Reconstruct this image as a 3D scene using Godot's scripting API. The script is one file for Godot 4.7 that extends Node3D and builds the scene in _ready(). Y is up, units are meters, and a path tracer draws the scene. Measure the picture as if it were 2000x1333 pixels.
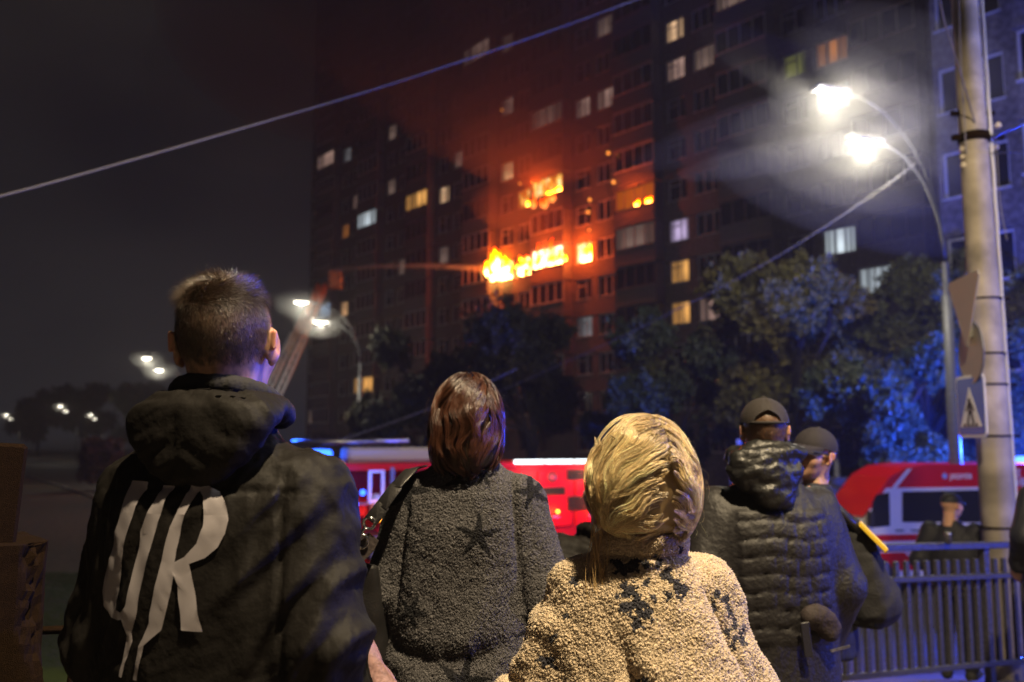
extends Node3D

const FOC := 1778.0
var th := atan((870.0 - 666.5) / FOC)
const EYE := Vector3(0, 1.47, 0)
const ROAD := -1.75
var rng := RandomNumberGenerator.new()
var M := {}
var n1 := FastNoiseLite.new()
var n2 := FastNoiseLite.new()

# a point of the place seen in that direction of the photograph, so many metres ahead
func at(x: float, y: float, d: float) -> Vector3:
	var dx := (x - 1000.0) / FOC
	var dy := (666.5 - y) / FOC
	var r := Vector3(dx, dy * cos(th) + sin(th), -cos(th) + dy * sin(th))
	return EYE + r * (d / -r.z)

func land(x: float, z: float) -> float:
	var t := clampf((-z - 4.0) / 11.0, 0.0, 1.0)
	return ROAD * t * t * (3.0 - 2.0 * t)

# ---------- nodes
func numbered(called: String) -> String:
	if not has_node(called):
		return called
	var i := 1
	while has_node("%s_%03d" % [called, i]):
		i += 1
	return "%s_%03d" % [called, i]

func tag(o: Node3D, label := "", category := "", group := "", kind := "") -> Node3D:
	for p in [["label", label], ["category", category], ["group", group], ["kind", kind]]:
		if p[1] != "":
			o.set_meta(p[0], p[1])
	return o

func thing(called: String, label: String, category: String, where := Vector3.ZERO, group := "") -> Node3D:
	var o := Node3D.new()
	o.name = numbered(called)
	add_child(o, true)
	o.position = where
	tag(o, label, category, group)
	return o

func part(called: String, mesh: Variant, mat: Material, parent: Node3D) -> MeshInstance3D:
	var m := MeshInstance3D.new()
	if mesh is SurfaceTool:
		mesh.set_material(mat)
		mesh.index()
		m.mesh = mesh.commit()
	else:
		m.mesh = mesh
		m.material_override = mat
	m.name = called
	parent.add_child(m, true)
	return m

func lone(called: String, mesh: Variant, mat: Material, label: String, category: String, group := "", kind := "") -> MeshInstance3D:
	var m := part(numbered(called), mesh, mat, self)
	tag(m, label, category, group, kind)
	return m

# ---------- shapes
func flat() -> SurfaceTool:
	var st := SurfaceTool.new()
	st.begin(Mesh.PRIMITIVE_TRIANGLES)
	st.set_smooth_group(-1)
	return st

func smooth() -> SurfaceTool:
	var st := SurfaceTool.new()
	st.begin(Mesh.PRIMITIVE_TRIANGLES)
	st.set_smooth_group(0)
	return st

func done(st: SurfaceTool) -> SurfaceTool:
	st.generate_normals()
	return st

func quad(st: SurfaceTool, a: Vector3, b: Vector3, c: Vector3, d: Vector3) -> void: # anticlockwise from outside
	st.add_vertex(a); st.add_vertex(c); st.add_vertex(b)
	st.add_vertex(a); st.add_vertex(d); st.add_vertex(c)

func box(st: SurfaceTool, c: Vector3, s: Vector3, b := Basis.IDENTITY, bev := 0.0) -> void:
	var h := s * 0.5
	if bev <= 0.0:
		var v := []
		for i in 8:
			v.append(c + b * Vector3(h.x if i & 1 else -h.x, h.y if i & 2 else -h.y, h.z if i & 4 else -h.z))
		quad(st, v[4], v[5], v[7], v[6]); quad(st, v[1], v[0], v[2], v[3])
		quad(st, v[5], v[1], v[3], v[7]); quad(st, v[0], v[4], v[6], v[2])
		quad(st, v[6], v[7], v[3], v[2]); quad(st, v[0], v[1], v[5], v[4])
		return
	# bevelled: octagonal rings along z
	var e := minf(bev, minf(h.x, minf(h.y, h.z)) * 0.9)
	var rings := []
	for k in 4:
		var z: float = [-h.z, -h.z + e, h.z - e, h.z][k]
		var q: float = e if k == 0 or k == 3 else 0.0
		var x := h.x - q
		var y := h.y - q
		var f := e if q == 0.0 else e * 0.5
		var ring := []
		for p in [[x - f, -y], [x, -y + f], [x, y - f], [x - f, y], [-x + f, y], [-x, y - f], [-x, -y + f], [-x + f, -y]]:
			ring.append(c + b * Vector3(p[0], p[1], z))
		rings.append(ring)
	for k in 3:
		for i in 8:
			var j := (i + 1) % 8
			quad(st, rings[k][i], rings[k][j], rings[k + 1][j], rings[k + 1][i])
	for i in range(1, 7):
		var r: Array = rings[3]
		st.add_vertex(r[0]); st.add_vertex(r[i + 1]); st.add_vertex(r[i])
		r = rings[0]
		st.add_vertex(r[0]); st.add_vertex(r[i]); st.add_vertex(r[i + 1])

func tube(st: SurfaceTool, pts: Array, radii: Variant, sides := 8, caps := true) -> void:
	var n := pts.size()
	var prev := []
	var up := Vector3.UP
	for i in n:
		var t: Vector3 = (pts[mini(i + 1, n - 1)] - pts[maxi(i - 1, 0)]).normalized()
		if i == 0:
			up = Vector3.UP if absf(t.y) < 0.9 else Vector3.RIGHT
		var s := t.cross(up).normalized()
		up = s.cross(t).normalized()
		var r: float = radii[i] if radii is Array else radii
		var ring := []
		for k in sides:
			var a := TAU * k / sides
			ring.append(pts[i] + (s * cos(a) + up * sin(a)) * r)
		if i > 0:
			for k in sides:
				var j := (k + 1) % sides
				quad(st, prev[j], prev[k], ring[k], ring[j])
		if caps and (i == 0 or i == n - 1):
			for k in range(1, sides - 1):
				if i == 0:
					st.add_vertex(ring[0]); st.add_vertex(ring[k + 1]); st.add_vertex(ring[k])
				else:
					st.add_vertex(ring[0]); st.add_vertex(ring[k]); st.add_vertex(ring[k + 1])
		prev = ring

# profile: [radius, height] from bottom to top round the y axis of b
func lathe(st: SurfaceTool, prof: Array, c: Vector3, segs := 16, b := Basis.IDENTITY, sx := 1.0, sz := 1.0) -> void:
	for i in prof.size() - 1:
		for k in segs:
			var a0 := TAU * k / segs
			var a1 := TAU * (k + 1) / segs
			var d0 := Vector3(cos(a0) * sx, 0, -sin(a0) * sz)
			var d1 := Vector3(cos(a1) * sx, 0, -sin(a1) * sz)
			var p: Array = prof[i]
			var q: Array = prof[i + 1]
			var u0 := Vector3(0, p[1], 0)
			var u1 := Vector3(0, q[1], 0)
			if p[0] < 1e-6:
				st.add_vertex(c + b * u0); st.add_vertex(c + b * (d0 * q[0] + u1)); st.add_vertex(c + b * (d1 * q[0] + u1))
				continue
			if q[0] < 1e-6:
				st.add_vertex(c + b * (d0 * p[0] + u0)); st.add_vertex(c + b * u1); st.add_vertex(c + b * (d1 * p[0] + u0))
				continue
			quad(st, c + b * (d0 * p[0] + u0), c + b * (d1 * p[0] + u0), c + b * (d1 * q[0] + u1), c + b * (d0 * q[0] + u1))

# polygon in the x-y plane of b, thick along its z, centred
func slab(st: SurfaceTool, poly: PackedVector2Array, thick: float, c: Vector3, b := Basis.IDENTITY) -> void:
	if Geometry2D.is_polygon_clockwise(poly):
		poly = poly.duplicate()
		poly.reverse()
	var ids := Geometry2D.triangulate_polygon(poly)
	var h := thick * 0.5
	for i in range(0, ids.size(), 3):
		var p := [poly[ids[i]], poly[ids[i + 1]], poly[ids[i + 2]]]
		if (p[1] - p[0]).cross(p[2] - p[0]) < 0.0:
			var t = p[1]; p[1] = p[2]; p[2] = t
		for side in [1.0, -1.0]:
			var v := []
			for q in p:
				v.append(c + b * Vector3(q.x, q.y, h * side))
			if side > 0.0:
				st.add_vertex(v[0]); st.add_vertex(v[2]); st.add_vertex(v[1])
			else:
				st.add_vertex(v[0]); st.add_vertex(v[1]); st.add_vertex(v[2])
	for i in poly.size():
		var p := poly[i]
		var q := poly[(i + 1) % poly.size()]
		quad(st, c + b * Vector3(p.x, p.y, h), c + b * Vector3(p.x, p.y, -h), c + b * Vector3(q.x, q.y, -h), c + b * Vector3(q.x, q.y, h))

func pv(a: Array) -> PackedVector2Array:
	var out := PackedVector2Array()
	for i in range(0, a.size(), 2):
		out.append(Vector2(a[i], a[i + 1]))
	return out

# ---------- materials: colours are linear, real-world base colours
func noise_tex(freq: float, lo: float, hi: float, type := FastNoiseLite.TYPE_SIMPLEX_SMOOTH, size := 256, oct := 4, sd := 1, raw := false) -> NoiseTexture2D:
	var f := FastNoiseLite.new()
	f.noise_type = type
	f.frequency = freq
	f.seed = sd
	f.fractal_octaves = oct
	if type == FastNoiseLite.TYPE_CELLULAR:
		f.cellular_return_type = FastNoiseLite.RETURN_DISTANCE2_SUB
		f.fractal_type = FastNoiseLite.FRACTAL_NONE
	var t := NoiseTexture2D.new()
	t.width = size
	t.height = size
	t.seamless = true
	t.noise = f
	if not raw:
		var g := Gradient.new()
		g.set_color(0, Color(lo, lo, lo))
		g.set_color(1, Color(hi, hi, hi))
		t.color_ramp = g
	return t

func mat(c: Color, rough := 0.8, metal := 0.0) -> StandardMaterial3D:
	var m := StandardMaterial3D.new()
	m.albedo_color = c.linear_to_srgb()
	m.roughness = rough
	m.metallic = metal
	return m

func tex(m: StandardMaterial3D, t: Texture2D, scale: float, world := false) -> StandardMaterial3D:
	m.albedo_texture = t
	m.uv1_triplanar = true
	m.uv1_world_triplanar = world
	m.uv1_scale = Vector3.ONE * scale
	return m

func bump(m: StandardMaterial3D, t: Texture2D, cm: float) -> StandardMaterial3D:
	m.heightmap_enabled = true
	m.heightmap_texture = t
	m.heightmap_scale = cm
	return m

func glow(c: Color, e := 1.0) -> StandardMaterial3D:
	var m := mat(Color(0.02, 0.02, 0.02), 0.6)
	m.emission_enabled = true
	m.emission = c.linear_to_srgb()
	m.emission_energy_multiplier = e
	return m

func vertex_mat(rough := 0.9) -> StandardMaterial3D:
	var m := mat(Color(1, 1, 1), rough)
	m.vertex_color_use_as_albedo = true
	return m

func omni(parent: Node3D, p: Vector3, c: Color, e: float, size: float, rng_m := 80.0) -> OmniLight3D:
	var l := OmniLight3D.new()
	l.name = "lamp_light"
	l.position = p
	l.light_color = c.linear_to_srgb()
	l.light_energy = e
	l.light_size = size
	l.omni_range = rng_m
	l.omni_attenuation = 2.0
	l.shadow_enabled = true
	parent.add_child(l, true)
	return l

func spot(parent: Node3D, p: Vector3, towards: Vector3, c: Color, e: float, size: float, angle := 80.0, blend := 0.35) -> SpotLight3D:
	var l := SpotLight3D.new()
	l.name = "lamp_light"
	l.light_color = c.linear_to_srgb()
	l.light_energy = e
	l.light_size = size
	l.spot_range = 80.0
	l.spot_attenuation = 2.0
	l.spot_angle = angle
	l.spot_angle_attenuation = blend
	l.shadow_enabled = true
	parent.add_child(l, true)
	l.position = p
	var z := -towards.normalized()
	var x := (Vector3.UP if absf(z.y) < 0.95 else Vector3.RIGHT).cross(z).normalized()
	l.basis = Basis(x, z.cross(x), z)
	return l

func fog(called: String, p: Vector3, size: Vector3, density: float, c: Color, turn := Vector3.ZERO, shape := 0) -> FogVolume:
	var f := FogVolume.new()
	f.shape = shape
	f.size = size
	var m := FogMaterial.new()
	m.density = density
	m.albedo = c.linear_to_srgb()
	f.material = m
	f.name = numbered(called)
	add_child(f, true)
	f.position = p
	f.rotation_degrees = turn
	return f

func multi(called: String, mesh: Mesh, mat: Material, xf: Array, cols: Array, parent: Node3D) -> MultiMeshInstance3D:
	var mm := MultiMesh.new()
	mm.transform_format = MultiMesh.TRANSFORM_3D
	mm.use_colors = cols.size() > 0
	mm.mesh = mesh
	mm.instance_count = xf.size()
	for i in xf.size():
		mm.set_instance_transform(i, xf[i])
		if cols.size() > 0:
			mm.set_instance_color(i, cols[i])
	var o := MultiMeshInstance3D.new()
	o.multimesh = mm
	o.material_override = mat
	o.name = called
	parent.add_child(o, true)
	o.set_meta("kind", "stuff")
	return o

func _ready() -> void:
	rng.seed = 7
	n1.seed = 3; n1.frequency = 1.0; n1.fractal_octaves = 3
	n2.seed = 11; n2.frequency = 1.0; n2.fractal_octaves = 2; n2.noise_type = FastNoiseLite.TYPE_SIMPLEX
	# ---- camera, sky, exposure
	var cam := Camera3D.new()
	cam.name = "camera"
	cam.fov = rad_to_deg(2.0 * atan(666.5 / FOC))
	cam.near = 0.05
	cam.far = 900.0
	var lens := CameraAttributesPhysical.new()
	lens.frustum_focal_length = 32.0
	lens.frustum_focus_distance = 1.95
	lens.frustum_near = 0.05
	lens.frustum_far = 900.0
	lens.exposure_aperture = 3.0
	cam.attributes = lens
	add_child(cam)
	cam.position = EYE
	cam.rotation = Vector3(th, 0, 0)
	cam.current = true
	var we := WorldEnvironment.new()
	we.name = "environment"
	var e := Environment.new()
	e.background_mode = Environment.BG_SKY
	var sky := ProceduralSkyMaterial.new()
	sky.sky_top_color = Color(0.002, 0.0012, 0.0007).linear_to_srgb()
	sky.sky_horizon_color = Color(0.0115, 0.0125, 0.0165).linear_to_srgb()
	sky.sky_curve = 0.22
	sky.ground_bottom_color = Color(0.006, 0.006, 0.006).linear_to_srgb()
	sky.ground_horizon_color = Color(0.012, 0.012, 0.013).linear_to_srgb()
	# drifting smoke in the night air
	var im := Image.create(512, 256, false, Image.FORMAT_RGBAF)
	for y in 256:
		for x in 512:
			var a := TAU * x / 512.0
			var el := PI * (0.5 - y / 255.0)
			var d := Vector3(cos(a) * cos(el), sin(el) * 1.7, sin(a) * cos(el))
			var k := clampf(0.5 + 1.1 * n1.get_noise_3dv(d * 1.6) + 0.35 * n1.get_noise_3dv(d * 5.0), 0.0, 1.0)
			im.set_pixel(x, y, Color(0.0085 * k, 0.007 * k, 0.0056 * k, 1.0))
	sky.sky_cover = ImageTexture.create_from_image(im)
	e.sky = Sky.new()
	e.sky.sky_material = sky
	e.tonemap_mode = Environment.TONE_MAPPER_LINEAR
	e.tonemap_exposure = 1.0
	e.fog_enabled = true
	e.fog_density = 0.0006
	e.fog_light_color = Color(0.8, 0.78, 0.75)
	e.volumetric_fog_enabled = true
	e.volumetric_fog_density = 0.0
	e.sdfgi_enabled = true
	e.ssao_enabled = true
	e.ssil_enabled = true
	we.environment = e
	add_child(we)
	# ---- the lamp of the street behind the viewer, which lights the crowd
	var key := thing("street_lamp", "grey street lamp with a flat warm head on the pavement behind the viewer", "street lamp", Vector3(3.8, 0, 1.0))
	var kst := smooth()
	tube(kst, [Vector3.ZERO, Vector3(0, 4, 0), Vector3(0, 7.2, 0), Vector3(-0.5, 7.7, -0.25), Vector3(-1.9, 7.75, -0.7)], [0.1, 0.085, 0.06, 0.045, 0.04], 10)
	materials()
	part("pole", done(kst), M.galv, key)
	var kh := flat()
	box(kh, Vector3(-2.3, 7.78, -0.84), Vector3(0.8, 0.1, 0.32), Basis(Vector3.UP, 0.34), 0.03)
	part("lamp_head", done(kh), M.galv, key)
	var kl := flat()
	box(kl, Vector3(-2.3, 7.715, -0.84), Vector3(0.66, 0.03, 0.24), Basis(Vector3.UP, 0.34))
	part("lamp_lens", done(kl), glow(Color(1, 0.8, 0.5), 3.0), key)
	spot(key, Vector3(-2.3, 7.66, -0.84), Vector3(0, -1, -0.12), Color(1.0, 0.78, 0.48), 140.0, 0.1, 71.0, 0.18)
	ground()
	apartment()
	fire()
	lamps()
	trees()
	vehicles()
	street_things()
	people()
	smoke()

func materials() -> void:
	var grain := noise_tex(0.02, 0.55, 1.0, FastNoiseLite.TYPE_SIMPLEX_SMOOTH, 512, 5, 2)
	var fine := noise_tex(0.08, 0.6, 1.0, FastNoiseLite.TYPE_SIMPLEX_SMOOTH, 256, 4, 5)
	var rough := noise_tex(0.05, 0.0, 1.0, FastNoiseLite.TYPE_SIMPLEX_SMOOTH, 256, 4, 9)
	M.grain = grain; M.fine = fine; M.rough = rough
	M.galv = tex(mat(Color(0.35, 0.35, 0.34), 0.5, 0.6), fine, 1.0)
	M.paint_grey = tex(mat(Color(0.22, 0.22, 0.22), 0.5), fine, 0.8)
	M.arm = mat(Color(0.07, 0.07, 0.07), 0.5)
	M.concrete = bump(tex(mat(Color(0.56, 0.5, 0.42), 0.75), grain, 0.22), rough, 0.5)
	M.wall = tex(mat(Color(0.15, 0.135, 0.122), 0.9), grain, 0.35)
	M.parapet = tex(mat(Color(0.17, 0.155, 0.15), 0.85), grain, 0.5)
	M.frame = tex(mat(Color(0.55, 0.55, 0.55), 0.6), fine, 1.0)
	M.frame_dark = mat(Color(0.05, 0.04, 0.035), 0.7)
	M.glass = mat(Color(0.01, 0.01, 0.012), 0.08)
	M.black_glass = mat(Color(0.012, 0.013, 0.018), 0.06)
	M.asphalt = bump(tex(mat(Color(0.055, 0.053, 0.05), 0.75), grain, 0.6, true), rough, 0.6)
	M.paving = bump(tex(mat(Color(0.20, 0.16, 0.12), 0.85), grain, 0.5, true), rough, 0.8)
	M.soil = bump(tex(mat(Color(0.10, 0.085, 0.055), 0.95), grain, 0.3, true), rough, 3.0)
	M.kerb = tex(mat(Color(0.35, 0.34, 0.32), 0.85), grain, 0.8, true)
	M.black = mat(Color(0.02, 0.02, 0.02), 0.6)
	M.rubber = mat(Color(0.018, 0.018, 0.018), 0.8)
	M.chrome = mat(Color(0.75, 0.75, 0.75), 0.15, 1.0)
	M.steel = tex(mat(Color(0.5, 0.5, 0.52), 0.35, 0.9), fine, 2.0)
	M.red_paint = mat(Color(0.6, 0.005, 0.004), 0.4)
	M.red_paint.metallic_specular = 0.3
	M.white_paint = mat(Color(0.75, 0.75, 0.76), 0.35)
	M.rust = bump(tex(mat(Color(0.017, 0.009, 0.0042), 0.95), fine, 7.0), noise_tex(0.2, 0.0, 1.0, FastNoiseLite.TYPE_SIMPLEX, 256, 4, 33), 0.22)
	M.rust.metallic_specular = 0.15
	M.bark = bump(tex(mat(Color(0.07, 0.055, 0.04), 0.95), grain, 1.5), rough, 2.0)
	M.leaf = vertex_mat(0.6)
	M.leaf.backlight_enabled = true
	M.leaf.backlight = Color(0.3, 0.3, 0.3)

func grid_sheet(st: SurfaceTool, xs: Array, zs: Array, lift: float) -> void:
	for i in xs.size() - 1:
		for j in zs.size() - 1:
			var p := []
			for q in [[xs[i], zs[j]], [xs[i + 1], zs[j]], [xs[i + 1], zs[j + 1]], [xs[i], zs[j + 1]]]:
				p.append(Vector3(q[0], land(q[0], q[1]) + lift, q[1]))
			quad(st, p[3], p[2], p[1], p[0])

const RD := Vector3(-0.534, 0, -0.845)   # along the street
const RN := Vector3(-0.845, 0, 0.534)    # across it, towards the viewer

func strip(n0: float, n1_: float, y0: float, y1: float, mat_: Material, called: String) -> void:
	var st := flat()
	var a := -60.0
	var b := 330.0
	for i in 39:
		var s0 := lerpf(a, b, i / 39.0)
		var s1 := lerpf(a, b, (i + 1) / 39.0)
		var c := (RD * (s0 + s1) * 0.5) + RN * (n0 + n1_) * 0.5
		var bas := Basis(RD, Vector3.UP, RD.cross(Vector3.UP))
		box(st, Vector3(c.x, (y0 + y1) * 0.5, c.z), Vector3(s1 - s0, y1 - y0, absf(n1_ - n0)), bas)
	var m := part(numbered(called), done(st), mat_, self)
	tag(m, "", "", "", "structure")

func ground() -> void:
	var xs := [-500, -250, -120, -60, -30, -16, -10, -7, -5, -3.5, -2, -1, 0, 1, 2, 3.5, 5, 7, 10, 16, 30, 60, 120, 250, 500]
	var zs := [-600, -300, -150, -80, -40, -25, -18, -15, -14, -13, -12, -11, -10, -9, -8, -7, -6, -5, -4, -3, -2, -1, 0, 2, 5, 10, 20, 40]
	var st := smooth()
	grid_sheet(st, xs, zs, -0.02)
	tag(part("ground", done(st), M.soil, self), "", "", "", "structure")
	# paved footway where the crowd stands, to the right of the grass
	var pv_ := smooth()
	grid_sheet(pv_, [-0.9, 0.5, 2, 3.5, 5, 7, 10, 14], [-12, -11, -10, -9, -8, -7, -6, -5, -4, -3, -2, -1, 0, 2, 5], -0.004)
	tag(part("pavement", done(pv_), M.paving, self), "", "", "", "structure")
	strip(-19.6, -8.6, ROAD - 0.3, ROAD + 0.006, M.asphalt, "road")
	strip(-8.6, -8.45, ROAD - 0.3, ROAD + 0.1, M.kerb, "kerb")
	strip(-19.75, -19.6, ROAD - 0.3, ROAD + 0.12, M.kerb, "kerb")
	strip(-24.0, -19.75, ROAD - 0.3, ROAD + 0.105, M.paving, "footway")
	# grass on the slope to the left
	var blade := SurfaceTool.new()
	blade.begin(Mesh.PRIMITIVE_TRIANGLES)
	blade.set_smooth_group(-1)
	blade.add_vertex(Vector3(-0.006, 0, 0)); blade.add_vertex(Vector3(0.0, 0.5, 0.1)); blade.add_vertex(Vector3(0.006, 0, 0))
	blade.add_vertex(Vector3(-0.004, 0, 0.004)); blade.add_vertex(Vector3(0.15, 0.8, -0.1)); blade.add_vertex(Vector3(0.006, 0, 0.0))
	blade.generate_normals()
	var bm := blade.commit()
	var xf := []
	var cols := []
	for i in 26000:
		var d := 1.6 + pow(rng.randf(), 1.7) * 22.0
		var x := -d * (0.36 + rng.randf() * 0.3) - 0.2
		if d < 2.4 and x > -0.9:
			x -= 0.6
		var s := rng.randf_range(0.09, 0.2)
		xf.append(Transform3D(Basis(Vector3.UP, rng.randf() * TAU).scaled(Vector3(1.2 + d * 0.12, s, s)), Vector3(x, land(x, -d) - 0.03, -d)))
		var g := rng.randf_range(0.6, 1.2)
		cols.append(Color(0.05 * g, 0.075 * g, 0.02 * g))
	var gr := multi(numbered("grass"), bm, M.leaf, xf, cols, self)
	tag(gr, "short grass on the dark slope left of the crowd", "grass", "", "stuff")

# ---------- the apartment block: its own axes are along the front, up and outwards
const STOREY := 2.9
var block: Node3D
var block_lit := {}
var front := Basis(Vector3(0.631, 0, 0.776), Vector3.UP, Vector3(-0.776, 0, 0.631))

func pane_mat(c: Color, e: float, curtain := 0.5, sd := 1) -> StandardMaterial3D:
	# a lit room behind thin curtains: the cloth hangs in folds
	var im := Image.create(64, 64, false, Image.FORMAT_RGB8)
	var r := RandomNumberGenerator.new()
	r.seed = sd
	var edge := r.randf_range(0.25, 0.75)
	var ph := r.randf() * 6.0
	for x in 64:
		var u := x / 63.0
		var fold := 0.5 + 0.5 * sin(u * 40.0 + ph + sin(u * 13.0) * 2.0)
		var closed := absf(u - edge) > curtain * 0.35
		for y in 64:
			var v := y / 63.0
			var k := (0.2 + 0.4 * fold * fold) if closed else 1.0
			k *= 0.75 + 0.25 * v if closed else (0.8 + 0.2 * sin(v * 5.0 + ph))
			im.set_pixel(x, y, Color(c.r * k, c.g * k, c.b * k).linear_to_srgb())
	var m := mat(Color(0.02, 0.02, 0.02), 0.5)
	m.emission_enabled = true
	m.emission_operator = BaseMaterial3D.EMISSION_OP_MULTIPLY
	m.emission = Color.WHITE
	m.emission_texture = ImageTexture.create_from_image(im)
	m.emission_energy_multiplier = e
	return m

func pane_mesh(w: float, h: float) -> Mesh:
	var st := SurfaceTool.new()
	st.begin(Mesh.PRIMITIVE_TRIANGLES)
	var a := [Vector3(-w / 2, 0, 0), Vector3(w / 2, 0, 0), Vector3(w / 2, h, 0), Vector3(-w / 2, h, 0)]
	var uv := [Vector2(0, 1), Vector2(1, 1), Vector2(1, 0), Vector2(0, 0)]
	for i in [0, 2, 1, 0, 3, 2]:
		st.set_uv(uv[i]); st.set_normal(Vector3(0, 0, 1)); st.add_vertex(a[i])
	return st.commit()

func frame_mesh(w: float, h: float, bars: Array, cross: float) -> Mesh:
	var st := flat()
	var t := 0.07
	box(st, Vector3(0, t / 2, 0.02), Vector3(w, t, 0.08)); box(st, Vector3(0, h - t / 2, 0.02), Vector3(w, t, 0.08))
	box(st, Vector3(-w / 2 + t / 2, h / 2, 0.02), Vector3(t, h - 2 * t, 0.08)); box(st, Vector3(w / 2 - t / 2, h / 2, 0.02), Vector3(t, h - 2 * t, 0.08))
	for b in bars:
		box(st, Vector3(b * w, h / 2, 0.02), Vector3(t, h - 2 * t, 0.076))
	if cross > 0.0:
		box(st, Vector3(bars[0] * w / 2.0 - w / 4.0, h * cross, 0.02), Vector3(w / 2 + bars[0] * w - 1.5 * t, t, 0.07))
	box(st, Vector3(0, -0.025, 0.1), Vector3(w + 0.1, 0.05, 0.26))
	return done(st).commit()

func apartment() -> void:
	var L := Vector3(-21.3, ROAD, -102)
	block = thing("apartment_block", "tall dark apartment block with fire in its middle windows", "apartment building", L)
	block.basis = front
	var lit := {}   # "column floor" -> material name
	var pm := {
		"warm": pane_mat(Color(1.0, 0.62, 0.34), 0.95, 0.5, 1), "warm2": pane_mat(Color(1.0, 0.55, 0.25), 0.75, 0.9, 2), "white": pane_mat(Color(0.8, 0.92, 1.0), 1.0, 0.3, 3),
		"pink": pane_mat(Color(1.0, 0.62, 0.5), 0.38, 0.9, 4), "violet": pane_mat(Color(0.8, 0.62, 1.0), 0.7, 0.8, 5), "amber": pane_mat(Color(1.0, 0.48, 0.12), 0.9, 0.6, 6),
		"green": pane_mat(Color(0.35, 0.36, 0.08), 0.35, 0.9, 7), "dim": pane_mat(Color(1.0, 0.66, 0.52), 0.16, 0.9, 8), "blue": pane_mat(Color(0.4, 0.6, 0.9), 0.45, 0.9, 9), "orange": pane_mat(Color(1.0, 0.33, 0.05), 0.4, 0.4, 10),
		"dimwhite": pane_mat(Color(0.8, 0.8, 0.85), 0.2, 0.8, 11),
	}
	var T := "-3W1 1 dim,1L0 11 pink,4W0 11 dimwhite,10L1 8 white,1L0 5 blue,4W0 5 warm2,10L1 2 amber,13W0 14 warm,29L3 12 pink,30L3 12 blue,33W0 10 pink,39L4 9 dim,42W0 9 pink,45W1 9 pink,23W0 8 warm,20L2 8 amber,33W0 8 warm2,4W0 8 orange,33W0 3 dimwhite,35W1 3 white,42W0 3 dimwhite,52W0 10 warm,52W0 9 pink,54W1 9 dim,61W0 8 green,64W1 8 orange,64W1 7 white,52W0 5 violet,48L5 5 dim,52W0 4 amber,52W0 3 amber,54W1 3 pink,64W1 4 white,67L7 3 white,26W1 9 dim,23W0 6 dim,14W0 9 dim,7W1 9 pink,26W1 2 dim,73W1 6 dim,58L6 10 dim,14W0 11 dim,45W1 11 dim,16W1 6 dim,33W0 12 dim"
	for t in T.split(","):
		var b := t.split(" ")
		lit[b[0] + " " + b[1]] = b[2]
	for k in ["33W0 5", "35W1 5", "39L4 5", "42W0 5", "35W1 7", "39L4 7", "48L5 6"]:
		lit[k] = "fire"
	var meshes := {
		"W0f": frame_mesh(1.7, 1.55, [0.1], 0.7), "W0p": pane_mesh(1.66, 1.5), "W1f": frame_mesh(2.1, 1.55, [-0.17, 0.17], 0.0), "W1p": pane_mesh(2.06, 1.5),
		"Lf": frame_mesh(3.9, 1.6, [-0.25, 0.0, 0.25], 0.0), "Lp": pane_mesh(3.84, 1.55),
	}
	var par := flat()   # balcony: parapet with ribs and a slab
	box(par, Vector3(0, -0.5, 0.0), Vector3(4.0, 1.0, 0.08)); box(par, Vector3(0, -1.06, -0.45), Vector3(4.1, 0.14, 1.05))
	for s in [-1.0, 1.0]:
		box(par, Vector3(1.97 * s, -0.5, -0.47), Vector3(0.07, 1.0, 0.86))
		box(par, Vector3(1.97 * s, 0.78, -0.47), Vector3(0.05, 1.55, 0.86))
	for i in 21:
		box(par, Vector3(-1.9 + i * 0.19, -0.5, 0.055), Vector3(0.06, 0.9, 0.03))
	box(par, Vector3(0, 1.72, -0.42), Vector3(4.1, 0.1, 1.0))
	var par_mesh := done(par).commit()
	var st := flat()
	var cols := []
	for mod in range(-1, 8):
		var b := 33.0 + 9.5 * (mod - 3)
		cols.append([b, "W0", 1.7]); cols.append([b + 2.6, "W1", 2.1]); cols.append([b + 6.2, "L", 3.9])
	cols = cols.filter(func(c): return c[0] > -3.0)
	cols.sort_custom(func(a, b): return a[0] < b[0])
	var floors := 20
	var s0 := -3.8
	var s1 := 74.5
	for f in floors:
		var sill := 2.72 + STOREY * f
		# the wall of this storey: band under the windows, band over them, piers between; joints between the panels
		box(st, Vector3((s0 + s1) / 2, sill - 0.62, -0.2), Vector3(s1 - s0, 1.3, 0.4))
		var prev := s0
		for c in cols:
			var w: float = c[2]
			box(st, Vector3((prev + c[0] - w / 2) / 2, sill + 0.79, -0.205), Vector3(c[0] - w / 2 - prev, 1.52, 0.39))
			prev = c[0] + w / 2
		box(st, Vector3((prev + s1) / 2, sill + 0.79, -0.205), Vector3(s1 - prev, 1.52, 0.39))
		box(st, Vector3((s0 + s1) / 2, sill - 1.27, 0.012), Vector3(s1 - s0, 0.06, 0.03))
	box(st, Vector3((s0 + s1) / 2, 0.7, -0.22), Vector3(s1 - s0, 1.5, 0.4))
	box(st, Vector3((s0 + s1) / 2, 31.0, -6.0), Vector3(s1 - s0 - 0.01, 62.0, 10.6))
	part("wall", done(st), M.wall, block)
	var count := 0
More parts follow.
